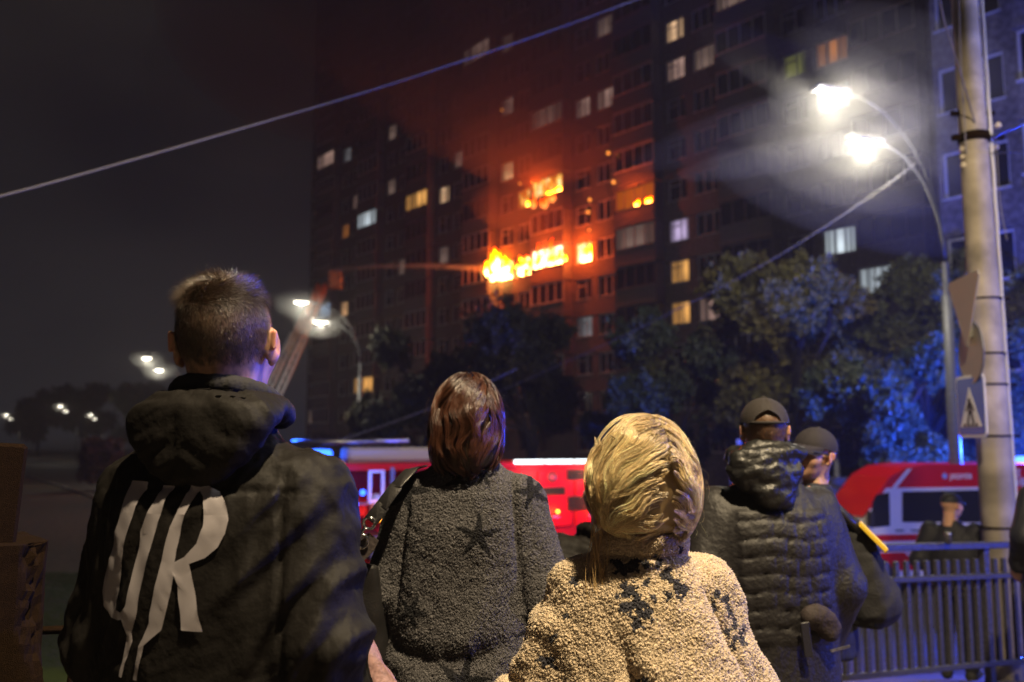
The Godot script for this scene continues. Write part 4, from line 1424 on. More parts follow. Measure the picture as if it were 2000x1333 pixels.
# ---------- bodies: distances to bones on a grid, meshed as surface nets
class Field:
	var lo: Vector3
	var c: float
	var nx: int
	var ny: int
	var nz: int
	var f := PackedFloat32Array()

	func _init(a: Vector3, b: Vector3, cell: float) -> void:
		lo = a
		c = cell
		nx = int(ceil((b.x - a.x) / c)) + 1
		ny = int(ceil((b.y - a.y) / c)) + 1
		nz = int(ceil((b.z - a.z) / c)) + 1
		f.resize(nx * ny * nz)
		f.fill(1.0)

	func span(a: Vector3, b: Vector3) -> Array:
		var i0 := Vector3i(((a - lo) / c).floor())
		var i1 := Vector3i(((b - lo) / c).ceil())
		return [maxi(i0.x, 0), mini(i1.x, nx - 1), maxi(i0.y, 0), mini(i1.y, ny - 1), maxi(i0.z, 0), mini(i1.z, nz - 1)]

	func put(i: int, d: float, k: float) -> void:
		var a := f[i]
		var h := maxf(k - absf(a - d), 0.0)
		f[i] = minf(a, d) - h * h * 0.25 / k

	func cap(a: Vector3, b: Vector3, ra: float, rb: float, k := 0.02) -> void:
		var r := maxf(ra, rb) + k + 2.0 * c
		var s := span(a.min(b) - Vector3.ONE * r, a.max(b) + Vector3.ONE * r)
		var ba := b - a
		var inv := 1.0 / maxf(ba.length_squared(), 1e-9)
		var far := k + 2.0 * c
		for z in range(s[4], s[5] + 1):
			for y in range(s[2], s[3] + 1):
				var i: int = nx * (y + ny * z) + s[0]
				var p := lo + Vector3(s[0], y, z) * c - a
				for x in range(s[0], s[1] + 1):
					var t := clampf(p.dot(ba) * inv, 0.0, 1.0)
					var d := (p - ba * t).length() - ra - (rb - ra) * t
					if d < far:
						var o := f[i]
						var h := maxf(k - absf(o - d), 0.0)
						f[i] = minf(o, d) - h * h * 0.25 / k
					i += 1
					p.x += c

	func ell(m: Vector3, r: Vector3, k := 0.02, b := Basis.IDENTITY, cut := false) -> void:
		var big := maxf(r.x, maxf(r.y, r.z)) + k + 2.0 * c
		var s := span(m - Vector3.ONE * big, m + Vector3.ONE * big)
		var bt := b.transposed()
		var far := k + 2.0 * c
		for z in range(s[4], s[5] + 1):
			for y in range(s[2], s[3] + 1):
				var i: int = nx * (y + ny * z) + s[0]
				for x in range(s[0], s[1] + 1):
					var q := bt * (lo + Vector3(x, y, z) * c - m)
					var u := q / r
					var k0 := u.length()
					var d := k0 * (k0 - 1.0) / maxf((u / r).length(), 1e-6) if k0 > 1e-4 else -minf(r.x, minf(r.y, r.z))
					if d < far:
						var o := f[i]
						if cut:
							var h := maxf(k - absf(o + d), 0.0)
							f[i] = maxf(o, -d) + h * h * 0.25 / k
						else:
							var h := maxf(k - absf(o - d), 0.0)
							f[i] = minf(o, d) - h * h * 0.25 / k
					i += 1

	# stacked rounded sections: rows of [y, half width, half depth, z centre, x centre]
	func loft(rows: Array, k := 0.03, e := 2.3) -> void:
		var far := k + 3.0 * c
		for y in ny:
			var py := lo.y + y * c
			var dy := 0.0
			var q := py
			if py < rows[0][0]:
				dy = rows[0][0] - py; q = rows[0][0]
			elif py > rows[-1][0]:
				dy = py - rows[-1][0]; q = rows[-1][0]
			if dy > far:
				continue
			var r := 0
			while r < rows.size() - 2 and rows[r + 1][0] < q:
				r += 1
			var A: Array = rows[r]
			var B: Array = rows[r + 1]
			var t := clampf((q - A[0]) / (B[0] - A[0]), 0.0, 1.0)
			var pre: Array = rows[maxi(r - 1, 0)]
			var post: Array = rows[mini(r + 2, rows.size() - 1)]
			var w := cubic_interpolate(A[1], B[1], pre[1], post[1], t)
			var dp := cubic_interpolate(A[2], B[2], pre[2], post[2], t)
			var zc := cubic_interpolate(A[3], B[3], pre[3], post[3], t)
			var xc := cubic_interpolate(A[4], B[4], pre[4], post[4], t) if A.size() > 4 else 0.0
			var m := minf(w, dp)
			for z in nz:
				var pz := absf(lo.z + z * c - zc) / dp
				var zz := pow(pz, e)
				var i := nx * (y + ny * z)
				var px := lo.x - xc
				for x in nx:
					var d := (pow(zz + pow(absf(px) / w, e), 1.0 / e) - 1.0) * m
					if dy > 0.0:
						d = sqrt(maxf(d, 0.0) * maxf(d, 0.0) + dy * dy) if d > 0.0 else maxf(d, dy)
					if d < far:
						var o := f[i]
						var h := maxf(k - absf(o - d), 0.0)
						f[i] = minf(o, d) - h * h * 0.25 / k
					i += 1
					px += c

	func at(p: Vector3) -> float:
		var q := (p - lo) / c
		var i := clampi(int(q.x), 0, nx - 2)
		var j := clampi(int(q.y), 0, ny - 2)
		var k := clampi(int(q.z), 0, nz - 2)
		var u := q.x - i
		var v := q.y - j
		var w := q.z - k
		var o := i + nx * (j + ny * k)
		var o2 := o + nx * ny
		return lerpf(lerpf(lerpf(f[o], f[o + 1], u), lerpf(f[o + nx], f[o + nx + 1], u), v), lerpf(lerpf(f[o2], f[o2 + 1], u), lerpf(f[o2 + nx], f[o2 + nx + 1], u), v), w)

	func grad(p: Vector3) -> Vector3:
		var e := c * 0.8
		return Vector3(at(p + Vector3(e, 0, 0)) - at(p - Vector3(e, 0, 0)), at(p + Vector3(0, e, 0)) - at(p - Vector3(0, e, 0)), at(p + Vector3(0, 0, e)) - at(p - Vector3(0, 0, e))).normalized()

	# {v, n, i}; disp(point, normal) -> point
	func net(disp: Variant = null) -> Dictionary:
		var v := PackedVector3Array()
		var idx := PackedInt32Array()
		var id := PackedInt32Array()
		id.resize(f.size())
		id.fill(-1)
		var sy := nx
		var sz := nx * ny
		var near := 2.2 * c
		for z in nz - 1:
			for y in ny - 1:
				var o := nx * (y + ny * z)
				for x in nx - 1:
					var f0 := f[o]
					if f0 < near and f0 > -near:
						var a := [f0, f[o + 1], f[o + sy], f[o + sy + 1], f[o + sz], f[o + sz + 1], f[o + sz + sy], f[o + sz + sy + 1]]
						var m := 0
						for q in 8:
							if a[q] < 0.0:
								m |= 1 << q
						if m != 0 and m != 255:
							var s := Vector3.ZERO
							var n := 0
							for e in [[0, 1], [2, 3], [4, 5], [6, 7], [0, 2], [1, 3], [4, 6], [5, 7], [0, 4], [1, 5], [2, 6], [3, 7]]:
								var p: int = e[0]
								var q: int = e[1]
								if (a[p] < 0.0) != (a[q] < 0.0):
									var t: float = a[p] / (a[p] - a[q])
									s += Vector3(lerpf(p & 1, q & 1, t), lerpf((p >> 1) & 1, (q >> 1) & 1, t), lerpf(p >> 2, q >> 2, t))
									n += 1
							id[o] = v.size()
							v.append(lo + (Vector3(x, y, z) + s / n) * c)
					o += 1
		for z in range(1, nz - 1):
			for y in range(1, ny - 1):
				var o := nx * (y + ny * z)
				for x in range(0, nx - 1):
					if id[o] >= 0 or (f[o] < near and f[o] > -near):
						var inn := f[o] < 0.0
						if inn != (f[o + 1] < 0.0):
							_q(idx, id, o - sy - sz, o - sz, o, o - sy, inn)
						if x > 0:
							if inn != (f[o + sy] < 0.0):
								_q(idx, id, o - sz - 1, o - 1, o, o - sz, inn)
							if inn != (f[o + sz] < 0.0):
								_q(idx, id, o - 1 - sy, o - sy, o, o - 1, inn)
					o += 1
		var nn := normals(v, idx)
		if disp != null:
			for i in v.size():
				v[i] = disp.call(v[i], nn[i])
			nn = normals(v, idx)
		return {"v": v, "n": nn, "i": idx}

	func _q(idx: PackedInt32Array, id: PackedInt32Array, a: int, b: int, cc: int, d: int, flip: bool) -> void:
		var A := id[a]
		var B := id[b]
		var C := id[cc]
		var D := id[d]
		if A < 0 or B < 0 or C < 0 or D < 0:
			return
		if flip:
			idx.append(A); idx.append(C); idx.append(B); idx.append(A); idx.append(D); idx.append(C)
		else:
			idx.append(A); idx.append(B); idx.append(C); idx.append(A); idx.append(C); idx.append(D)

	static func normals(v: PackedVector3Array, idx: PackedInt32Array) -> PackedVector3Array:
		var n := PackedVector3Array()
		n.resize(v.size())
		for i in range(0, idx.size(), 3):
			var a := idx[i]
			var b := idx[i + 1]
			var c_ := idx[i + 2]
			var q := (v[c_] - v[a]).cross(v[b] - v[a])
			n[a] += q; n[b] += q; n[c_] += q
		for i in n.size():
			n[i] = n[i].normalized()
		return n

func join(into: Dictionary, d: Dictionary, x := Transform3D.IDENTITY) -> void:
	var base: int = into.v.size()
	var v: PackedVector3Array = into.v
	var n: PackedVector3Array = into.n
	var ix: PackedInt32Array = into.i
	for p in d.v:
		v.append(x * p)
	for p in d.n:
		n.append(x.basis * p)
	for k in d.i:
		ix.append(k + base)
	into.v = v; into.n = n; into.i = ix

func net_mesh(d: Dictionary, color: Variant = null) -> ArrayMesh:
	var arr := []
	arr.resize(Mesh.ARRAY_MAX)
	arr[Mesh.ARRAY_VERTEX] = d.v
	arr[Mesh.ARRAY_NORMAL] = d.n
	arr[Mesh.ARRAY_INDEX] = d.i
	if color != null:
		var cs := PackedColorArray()
		for i in d.v.size():
			cs.append(color.call(d.v[i], d.n[i]))
		arr[Mesh.ARRAY_COLOR] = cs
	elif d.has("c"):
		arr[Mesh.ARRAY_COLOR] = d.c
	var m := ArrayMesh.new()
	m.add_surface_from_arrays(Mesh.PRIMITIVE_TRIANGLES, arr)
	return m

# the head's own axes: centre of the head, facing -z
func head_net(cell: float) -> Dictionary:
	var h := Field.new(Vector3(-0.108, -0.2, -0.145), Vector3(0.108, 0.14, 0.128), cell)
	h.ell(Vector3(0, 0.022, 0.014), Vector3(0.076, 0.09, 0.098), 0.02)
	h.ell(Vector3(0, -0.03, -0.035), Vector3(0.061, 0.085, 0.058), 0.03)
	h.ell(Vector3(0, -0.072, -0.042), Vector3(0.047, 0.04, 0.045), 0.03)
	h.cap(Vector3(0, -0.06, 0.03), Vector3(0, -0.2, 0.045), 0.053, 0.058, 0.03)
	h.cap(Vector3(-0.034, 0.022, -0.083), Vector3(0.034, 0.022, -0.083), 0.011, 0.011, 0.018)
	h.cap(Vector3(0, 0.014, -0.092), Vector3(0, -0.026, -0.11), 0.008, 0.012, 0.012)
	for s in [-1.0, 1.0]:
		h.ell(Vector3(0.011 * s, -0.03, -0.1), Vector3(0.008, 0.007, 0.009), 0.008)
		h.ell(Vector3(0.044 * s, -0.028, -0.062), Vector3(0.024, 0.024, 0.024), 0.03)
		h.ell(Vector3(0.031 * s, 0.004, -0.096), Vector3(0.016, 0.01, 0.012), 0.008, Basis.IDENTITY, true)
		h.ell(Vector3(0.031 * s, 0.003, -0.079), Vector3(0.0125, 0.0125, 0.0125), 0.003)
		h.cap(Vector3(0.02 * s, 0.008, -0.091), Vector3(0.043 * s, 0.007, -0.086), 0.0035, 0.0035, 0.004)
		var b := Basis(Vector3.UP, -0.5 * s)
		h.ell(Vector3(0.08 * s, -0.008, 0.014), Vector3(0.0075, 0.031, 0.02), 0.008, b)
		h.cap(Vector3(0.087 * s, 0.016, 0.026), Vector3(0.086 * s, -0.012, 0.03), 0.005, 0.004, 0.006)
		h.ell(Vector3(0.076 * s, -0.035, 0.004), Vector3(0.006, 0.009, 0.007), 0.006)
		h.ell(Vector3(0.09 * s, -0.004, 0.008), Vector3(0.005, 0.017, 0.009), 0.005, b, true)
	h.cap(Vector3(-0.017, -0.056, -0.092), Vector3(0.017, -0.056, -0.092), 0.006, 0.006, 0.006)
	h.cap(Vector3(-0.014, -0.066, -0.09), Vector3(0.014, -0.066, -0.09), 0.007, 0.007, 0.004)
	h.ell(Vector3(0, -0.096, -0.07), Vector3(0.022, 0.016, 0.018), 0.02)
	return h.net()

# wrist at the origin, fingers towards -y, palm towards -z, thumb towards -x times side
func hand_net(side: float, curl: float, cell := 0.0045) -> Dictionary:
	var h := Field.new(Vector3(-0.075, -0.2, -0.09), Vector3(0.075, 0.05, 0.035), cell)
	h.cap(Vector3(0, 0.045, 0), Vector3(0, 0.0, 0), 0.027, 0.026, 0.01)
	for q in [-0.026, -0.009, 0.009, 0.025]:
		h.cap(Vector3(q * 0.6, -0.005, 0), Vector3(q, -0.082, -0.003), 0.017, 0.0125, 0.016)
	var k := 0
	for q in [-0.029, -0.0095, 0.0095, 0.027]:
		var L: float = [0.068, 0.078, 0.072, 0.056][k]
		var p := Vector3(q, -0.086, -0.003)
		var ang := curl * (0.5 + 0.08 * k)
		var r := 0.0092 if k < 3 else 0.008
		for j in 3:
			var dv := Vector3(q * 0.25, -cos(ang), -sin(ang)).normalized()
			var e: Vector3 = p + dv * L * [0.45, 0.31, 0.24][j]
			h.cap(p, e, r, r * 0.92, 0.004)
			p = e
			r *= 0.92
			ang += curl * [0.8, 0.6, 0.0][j]
		k += 1
	var tp := Vector3(-0.022, -0.02, -0.008)
	for j in 3:
		var e: Vector3 = tp + [Vector3(-0.022, -0.026, -0.014), Vector3(-0.01, -0.028, -0.012), Vector3(0.0, -0.022, -0.01)][j]
		h.cap(tp, e, [0.014, 0.0115, 0.0095][j], [0.0115, 0.0095, 0.008][j], 0.008)
		tp = e
	var d := h.net()
	if side < 0.0:
		var v: PackedVector3Array = d.v
		var n: PackedVector3Array = d.n
		var ix: PackedInt32Array = d.i
		for i in v.size():
			v[i].x = -v[i].x
			n[i].x = -n[i].x
		for i in range(0, ix.size(), 3):
			var t := ix[i + 1]
			ix[i + 1] = ix[i + 2]
			ix[i + 2] = t
		d.v = v; d.n = n; d.i = ix
	return d

const SKIN := Color(0.50, 0.29, 0.19)

# cfg: h height, arms [left elbow, left wrist, right elbow, right wrist] in a 1.75 m frame, head [pitch, yaw, roll], cell of the head, hair (a colour rule in head axes), curl
func make_body(o: Node3D, cfg: Dictionary) -> Dictionary:
	var s: float = cfg.h / 1.75
	var b := Field.new(Vector3(-0.5, -0.02, -0.42) * s, Vector3(0.5, 1.6, 0.25) * s, 0.022)
	var rows := []
	for r in [[0.80, 0.145, 0.095, 0.0], [0.9, 0.16, 0.105, 0.0], [1.05, 0.135, 0.095, 0.0], [1.2, 0.145, 0.105, 0.0], [1.32, 0.155, 0.1, 0.0], [1.4, 0.13, 0.08, 0.0], [1.45, 0.08, 0.065, 0.01], [1.49, 0.05, 0.052, 0.012]]:
		rows.append([r[0] * s, r[1] * s, r[2] * s, r[3] * s])
	b.loft(rows, 0.03)
	b.cap(Vector3(0, 1.42, 0.015) * s, Vector3(0, 1.56, 0.01) * s, 0.054 * s, 0.05 * s, 0.03)
	var w: Array = cfg.arms
	for q in 2:
		var sg := -1.0 if q == 0 else 1.0
		var sh := Vector3(0.17 * sg, 1.39, 0.0) * s
		var el: Vector3 = w[q * 2] * s
		var wr: Vector3 = w[q * 2 + 1] * s
		b.cap(sh, el, 0.048 * s, 0.038 * s, 0.03)
		b.cap(el, wr, 0.037 * s, 0.026 * s, 0.02)
		b.cap(Vector3(0.085 * sg, 0.86, 0.0) * s, Vector3(0.1 * sg, 0.47, -0.015) * s, 0.08 * s, 0.052 * s, 0.03)
		b.cap(Vector3(0.1 * sg, 0.47, -0.015) * s, Vector3(0.105 * sg, 0.08, 0.02) * s, 0.05 * s, 0.036 * s, 0.02)
		b.cap(Vector3(0.105 * sg, 0.045, 0.04) * s, Vector3(0.125 * sg, 0.035, -0.15) * s, 0.036 * s, 0.026 * s, 0.02)
	var d := b.net()
	var hp: Array = cfg.head
	var hb := Basis(Vector3.UP, hp[1]) * Basis(Vector3.RIGHT, hp[0]) * Basis(Vector3(0, 0, 1), hp[2])
	var pivot := Vector3(0, 1.53, 0.012) * s
	var hx := Transform3D(hb.scaled(Vector3.ONE * s * cfg.get("head_scale", 1.0)), pivot + hb * (Vector3(0, 0.105, -0.012) * s))
	var nb: int = d.v.size()
	join(d, head_net(cfg.get("cell", 0.005)), hx)
	var nh: int = d.v.size()
	for q in 2:
		var sg := -1.0 if q == 0 else 1.0
		var el: Vector3 = w[q * 2] * s
		var wr: Vector3 = w[q * 2 + 1] * s
		var down := (wr - el).normalized()
		var y := -down
		var z: Vector3 = cfg.get("palm", Vector3(0, 0, -1))
		z = Vector3(-sg, 0.0, -0.3) if not cfg.has("palm") else z
		z = -(z - y * z.dot(y)).normalized()
		var x := y.cross(z)
		join(d, hand_net(sg, cfg.get("curl", 0.6), cfg.get("hand_cell", 0.006)), Transform3D(Basis(x, y, z) * s, wr + down * 0.015))
	var rule: Variant = cfg.get("hair")
	var inv := hx.affine_inverse()
	var cs := PackedColorArray()
	for i in d.v.size():
		var c := SKIN
		if i >= nb and i < nh:
			var p: Vector3 = inv * d.v[i]
			var red := clampf((absf(p.x) - 0.074) * 60.0, 0.0, 1.0)
			c = SKIN.lerp(Color(0.5, 0.2, 0.13), 0.6 * red)
			if p.z < -0.085 and absf(p.y + 0.061) < 0.011 and absf(p.x) < 0.022:
				c = Color(0.38, 0.14, 0.11)
			if p.z < -0.076 and absf(absf(p.x) - 0.031) < 0.011 and absf(p.y - 0.003) < 0.006:
				c = Color(0.5, 0.5, 0.48) if absf(absf(p.x) - 0.031) > 0.005 else Color(0.03, 0.02, 0.015)
			if p.z < -0.07 and absf(p.y - 0.026) < 0.005 and absf(absf(p.x) - 0.032) < 0.018:
				c = Color(0.05, 0.03, 0.02)
			if rule != null:
				c = rule.call(p, c)
		cs.append(c)
	d.c = cs
	part("body", net_mesh(d), M.skin, o)
	return {"s": s, "head": hx}

func trousers(o: Node3D, s: float, mat_: Material, shoes: Material) -> void:
	var b := Field.new(Vector3(-0.24, 0.05, -0.2) * s, Vector3(0.24, 1.0, 0.2) * s, 0.02)
	b.loft([[0.78 * s, 0.175 * s, 0.12 * s, 0.0], [0.86 * s, 0.18 * s, 0.125 * s, 0.0], [0.95 * s, 0.17 * s, 0.115 * s, 0.0]], 0.03)
	for q in [-1.0, 1.0]:
		b.cap(Vector3(0.09 * q, 0.84, 0.0) * s, Vector3(0.105 * q, 0.47, -0.015) * s, 0.098 * s, 0.075 * s, 0.03)
		b.cap(Vector3(0.105 * q, 0.47, -0.015) * s, Vector3(0.11 * q, 0.12, 0.02) * s, 0.075 * s, 0.066 * s, 0.03)
	part("trousers", net_mesh(b.net(func(p, n): return p + n * 0.006 * n1.get_noise_3d(p.x * 12.0, p.y * 9.0, p.z * 12.0))), mat_, o)
	var f := Field.new(Vector3(-0.22, -0.01, -0.24) * s, Vector3(0.22, 0.16, 0.13) * s, 0.014)
	for q in [-1.0, 1.0]:
		f.cap(Vector3(0.105 * q, 0.05, 0.05) * s, Vector3(0.13 * q, 0.042, -0.17) * s, 0.05 * s, 0.04 * s, 0.03)
		f.cap(Vector3(0.105 * q, 0.05, 0.04) * s, Vector3(0.105 * q, 0.13, 0.03) * s, 0.048 * s, 0.045 * s, 0.02)
	part("shoes", net_mesh(f.net()), shoes, o)

func sleeves(b: Field, w: Array, s: float, sh: Vector3, r0: float, r1: float, r2: float, k := 0.05) -> void:
	for q in 2:
		var sg := -1.0 if q == 0 else 1.0
		b.cap(Vector3(sh.x * sg, sh.y, sh.z) * s, w[q * 2] * s, r0 * s, r1 * s, k)
		b.cap(w[q * 2] * s, w[q * 2].lerp(w[q * 2 + 1], 0.97) * s, r1 * s, r2 * s, 0.03)

# random places on a net: [point, normal, triangle's first corner]
func scatter(d: Dictionary, n: int, keep: Callable, sd: int) -> Array:
	var r := RandomNumberGenerator.new()
	r.seed = sd
	var v: PackedVector3Array = d.v
	var nn: PackedVector3Array = d.n
	var ix: PackedInt32Array = d.i
	var sums := PackedFloat32Array()
	var tot := 0.0
	for i in range(0, ix.size(), 3):
		var a := v[ix[i]]
		var m := (v[ix[i + 1]] - a).cross(v[ix[i + 2]] - a).length()
		if not keep.call(a, nn[ix[i]]):
			m = 0.0
		tot += m
		sums.append(tot)
	var out := []
	for k in n:
		var i := sums.bsearch(r.randf() * tot)
		i = mini(i, sums.size() - 1) * 3
		var u := r.randf()
		var w := r.randf()
		if u + w > 1.0:
			u = 1.0 - u; w = 1.0 - w
		var a := ix[i]
		var b := ix[i + 1]
		var c := ix[i + 2]
		out.append([v[a] + (v[b] - v[a]) * u + (v[c] - v[a]) * w, (nn[a] + (nn[b] - nn[a]) * u + (nn[c] - nn[a]) * w).normalized()])
	return out

# a tapering hair of unit length along y, bent towards +z
func hair_mesh(bend: float) -> Mesh:
	var v := PackedVector3Array()
	var ix := PackedInt32Array()
	for i in 5:
		var t := i / 4.0
		var r := 0.5 * (1.0 - 0.85 * t)
		for k in 3:
			var a := TAU * k / 3.0
			v.append(Vector3(cos(a) * r, t * (1.0 - 0.3 * bend * t), sin(a) * r) + Vector3(0, 0, bend * t * t / 0.03))
		if i > 0:
			for k in 3:
				var j := (k + 1) % 3
				var p := (i - 1) * 3
				for q in [p + k, p + j, p + 3 + j, p + k, p + 3 + j, p + 3 + k]:
					ix.append(q)
	return net_mesh({"v": v, "n": Field.normals(v, ix), "i": ix})

func frame_on(n: Vector3, along: Vector3) -> Basis:
	var y := along.normalized()
	var z := (n - y * n.dot(y)).normalized()
	return Basis(y.cross(z), y, z)

# long hair: locks of strands that run over a hidden shell. roots: points; flow(point, t) -> direction
func strands(shell: Field, roots: Array, flow: Callable, cfg: Dictionary) -> Dictionary:
	var r := RandomNumberGenerator.new()
	r.seed = cfg.get("seed", 1)
	var v := PackedVector3Array()
	var ix := PackedInt32Array()
	var cs := PackedColorArray()
	var per: int = cfg.per
	var step: float = cfg.step
	for root in roots:
		var p: Vector3 = root
		var path := []
		var norm := []
		var n_: int = int(cfg.steps * r.randf_range(0.65, 1.12))
		var lift := r.randf_range(0.0, cfg.lift)
		for i in n_:
			var g := shell.grad(p)
			var d := shell.at(p)
			var loose: float = cfg.get("loose", 0.0) * i / n_
			if d > 0.12:
				break
			p += g * clampf(lift - d, -0.012, 0.012) * (1.0 - loose)
			path.append(p)
			norm.append(g)
			var dv: Vector3 = flow.call(p, float(i) / n_)
			dv = (dv - g * g.dot(dv) * (1.0 - loose)).normalized()
			p += dv * step
		n_ = path.size()
		if n_ < 6:
			continue
		var tint := r.randf_range(0.7, 1.25)
		var ph := r.randf() * TAU
		for k in per:
			var off: Vector2 = Vector2.from_angle(r.randf() * TAU) * sqrt(r.randf()) * cfg.width
			var rad: float = cfg.rad * r.randf_range(0.7, 1.3)
			var t0 := r.randf() * 0.12
			var t1 := r.randf_range(0.75, 1.0)
			var cc: Color = cfg.color * (tint * r.randf_range(0.5, 1.5))
			cc.a = 1.0
			var m0 := int(t0 * n_)
			var m1 := maxi(int(t1 * n_), m0 + 3)
			m1 = mini(m1, n_)
			var fly: bool = r.randf() < cfg.get("fly", 0.0)
			var fdir: Vector3 = Vector3(r.randfn(), r.randfn() * 0.7 + 0.3, r.randfn()) * cfg.get("fly_len", 0.03)
			var first := v.size()
			for i in range(m0, m1):
				var t := float(i - m0) / (m1 - m0 - 1)
				var u: Vector3 = (path[mini(i + 1, n_ - 1)] - path[maxi(i - 1, 0)]).normalized()
				var g: Vector3 = norm[i]
				var sd := u.cross(g).normalized()
				var sp := (0.35 + 0.65 * sin(minf(t * 2.2, 1.0) * PI * 0.5)) * (1.0 - 0.55 * t * t)
				var q: Vector3 = path[i] + sd * (off.x * sp + 0.0015 * sin(t * 9.0 + ph)) + g * (off.y * 0.5 * sp + cfg.width * 0.4)
				if fly:
					q += fdir * t * t + (sd * sin(t * 8.0 + ph) + g * cos(t * 8.0 + ph)) * 0.012 * t
				var rr := rad * (1.0 - 0.75 * t * t) * (0.3 if fly else 1.0)
				v.append(q + sd * rr)
				v.append(q - sd * rr * 0.5 + g * rr * 0.8)
				v.append(q - sd * rr * 0.5 - g * rr * 0.8)
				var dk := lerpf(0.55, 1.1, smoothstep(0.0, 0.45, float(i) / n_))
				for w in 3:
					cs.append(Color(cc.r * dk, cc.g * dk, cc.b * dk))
				if i > m0:
					var b0 := v.size() - 6
					for w in 3:
						var j := (w + 1) % 3
						for e in [b0 + w, b0 + j, b0 + 3 + j, b0 + w, b0 + 3 + j, b0 + 3 + w]:
							ix.append(e)
			if v.size() == first:
				continue
	return {"v": v, "n": Field.normals(v, ix), "i": ix, "c": cs}

func cloth_bump(freq: float, size := 256) -> NoiseTexture2D:
	return noise_tex(freq, 0, 1, FastNoiseLite.TYPE_SIMPLEX_SMOOTH, size, 3, 21)

func people() -> void:
	M.skin = vertex_mat(0.5)
	M.skin.subsurf_scatter_enabled = true
	M.skin.subsurf_scatter_strength = 0.25
	var weave := noise_tex(0.25, 0.7, 1.0, FastNoiseLite.TYPE_SIMPLEX, 256, 2, 4)
	M.nylon = bump(tex(mat(Color(0.0085, 0.007, 0.0061), 0.66), weave, 6.0), cloth_bump(0.03), 0.12)
	M.nylon.metallic_specular = 0.3
	M.softshell = bump(tex(mat(Color(0.025, 0.023, 0.022), 0.75), weave, 6.0), cloth_bump(0.05), 0.1)
	M.quilt = bump(tex(mat(Color(0.011, 0.0092, 0.0105), 0.6), weave, 5.0), cloth_bump(0.035), 0.25)
	M.shiny = bump(tex(mat(Color(0.014, 0.014, 0.014), 0.46), weave, 5.0), cloth_bump(0.03), 0.3)
	M.dark_wool = bump(tex(mat(Color(0.012, 0.012, 0.015), 0.85), weave, 5.0), cloth_bump(0.06), 0.15)
	M.navy = bump(tex(mat(Color(0.007, 0.009, 0.02), 0.7), weave, 5.0), cloth_bump(0.05), 0.15)
	M.denim = bump(tex(mat(Color(0.02, 0.025, 0.04), 0.85), weave, 5.0), cloth_bump(0.06), 0.15)
	M.leather = bump(tex(mat(Color(0.02, 0.019, 0.02), 0.42), weave, 4.0), cloth_bump(0.12), 0.08)
	M.hair = vertex_mat(0.33)
	M.hair.metallic_specular = 0.65
	man_with_print()
	woman_in_grey()
	blonde_woman()
	capped_man()
	man_with_glasses()
	officer()
	hidden_person()
	edge_person()

func person(label: String, px: float, d: float, yaw: float, lower := 0.0) -> Node3D:
	var p := at(px, 870, d)
	var o := thing("person", label, "person", Vector3(p.x, land(p.x, p.z) - lower, p.z))
	o.rotation.y = deg_to_rad(yaw)
	return o

# folds of a jacket: soft ridges that run the way dir says
func fold(p: Vector3, dir: Vector3, amp: float, freq: float, sd: float) -> float:
	var along := dir.normalized()
	var q := p - along * p.dot(along) * 0.8
	var k := n1.get_noise_3d(q.x * freq + sd, q.y * freq, q.z * freq - sd)
	return amp * (1.0 - 2.2 * absf(k))

const CREASES := [[0.06, 1.2, 0.24, 1.38, 0.011], [0.1, 1.08, 0.25, 1.32, 0.013], [0.15, 1.0, 0.27, 1.25, 0.011], [0.19, 0.95, 0.29, 1.16, 0.01], [0.08, 1.3, 0.19, 1.42, 0.008], [0.22, 1.2, 0.31, 1.3, 0.01],
	[0.24, 1.1, 0.33, 1.2, 0.01], [0.24, 1.02, 0.33, 1.1, 0.009], [-0.25, 1.0, -0.19, 1.24, 0.009], [-0.2, 1.2, -0.15, 1.38, 0.007], [-0.3, 1.12, -0.23, 1.22, 0.009], [-0.12, 0.95, -0.02, 1.05, 0.007], [0.0, 0.9, 0.14, 1.0, 0.008]]

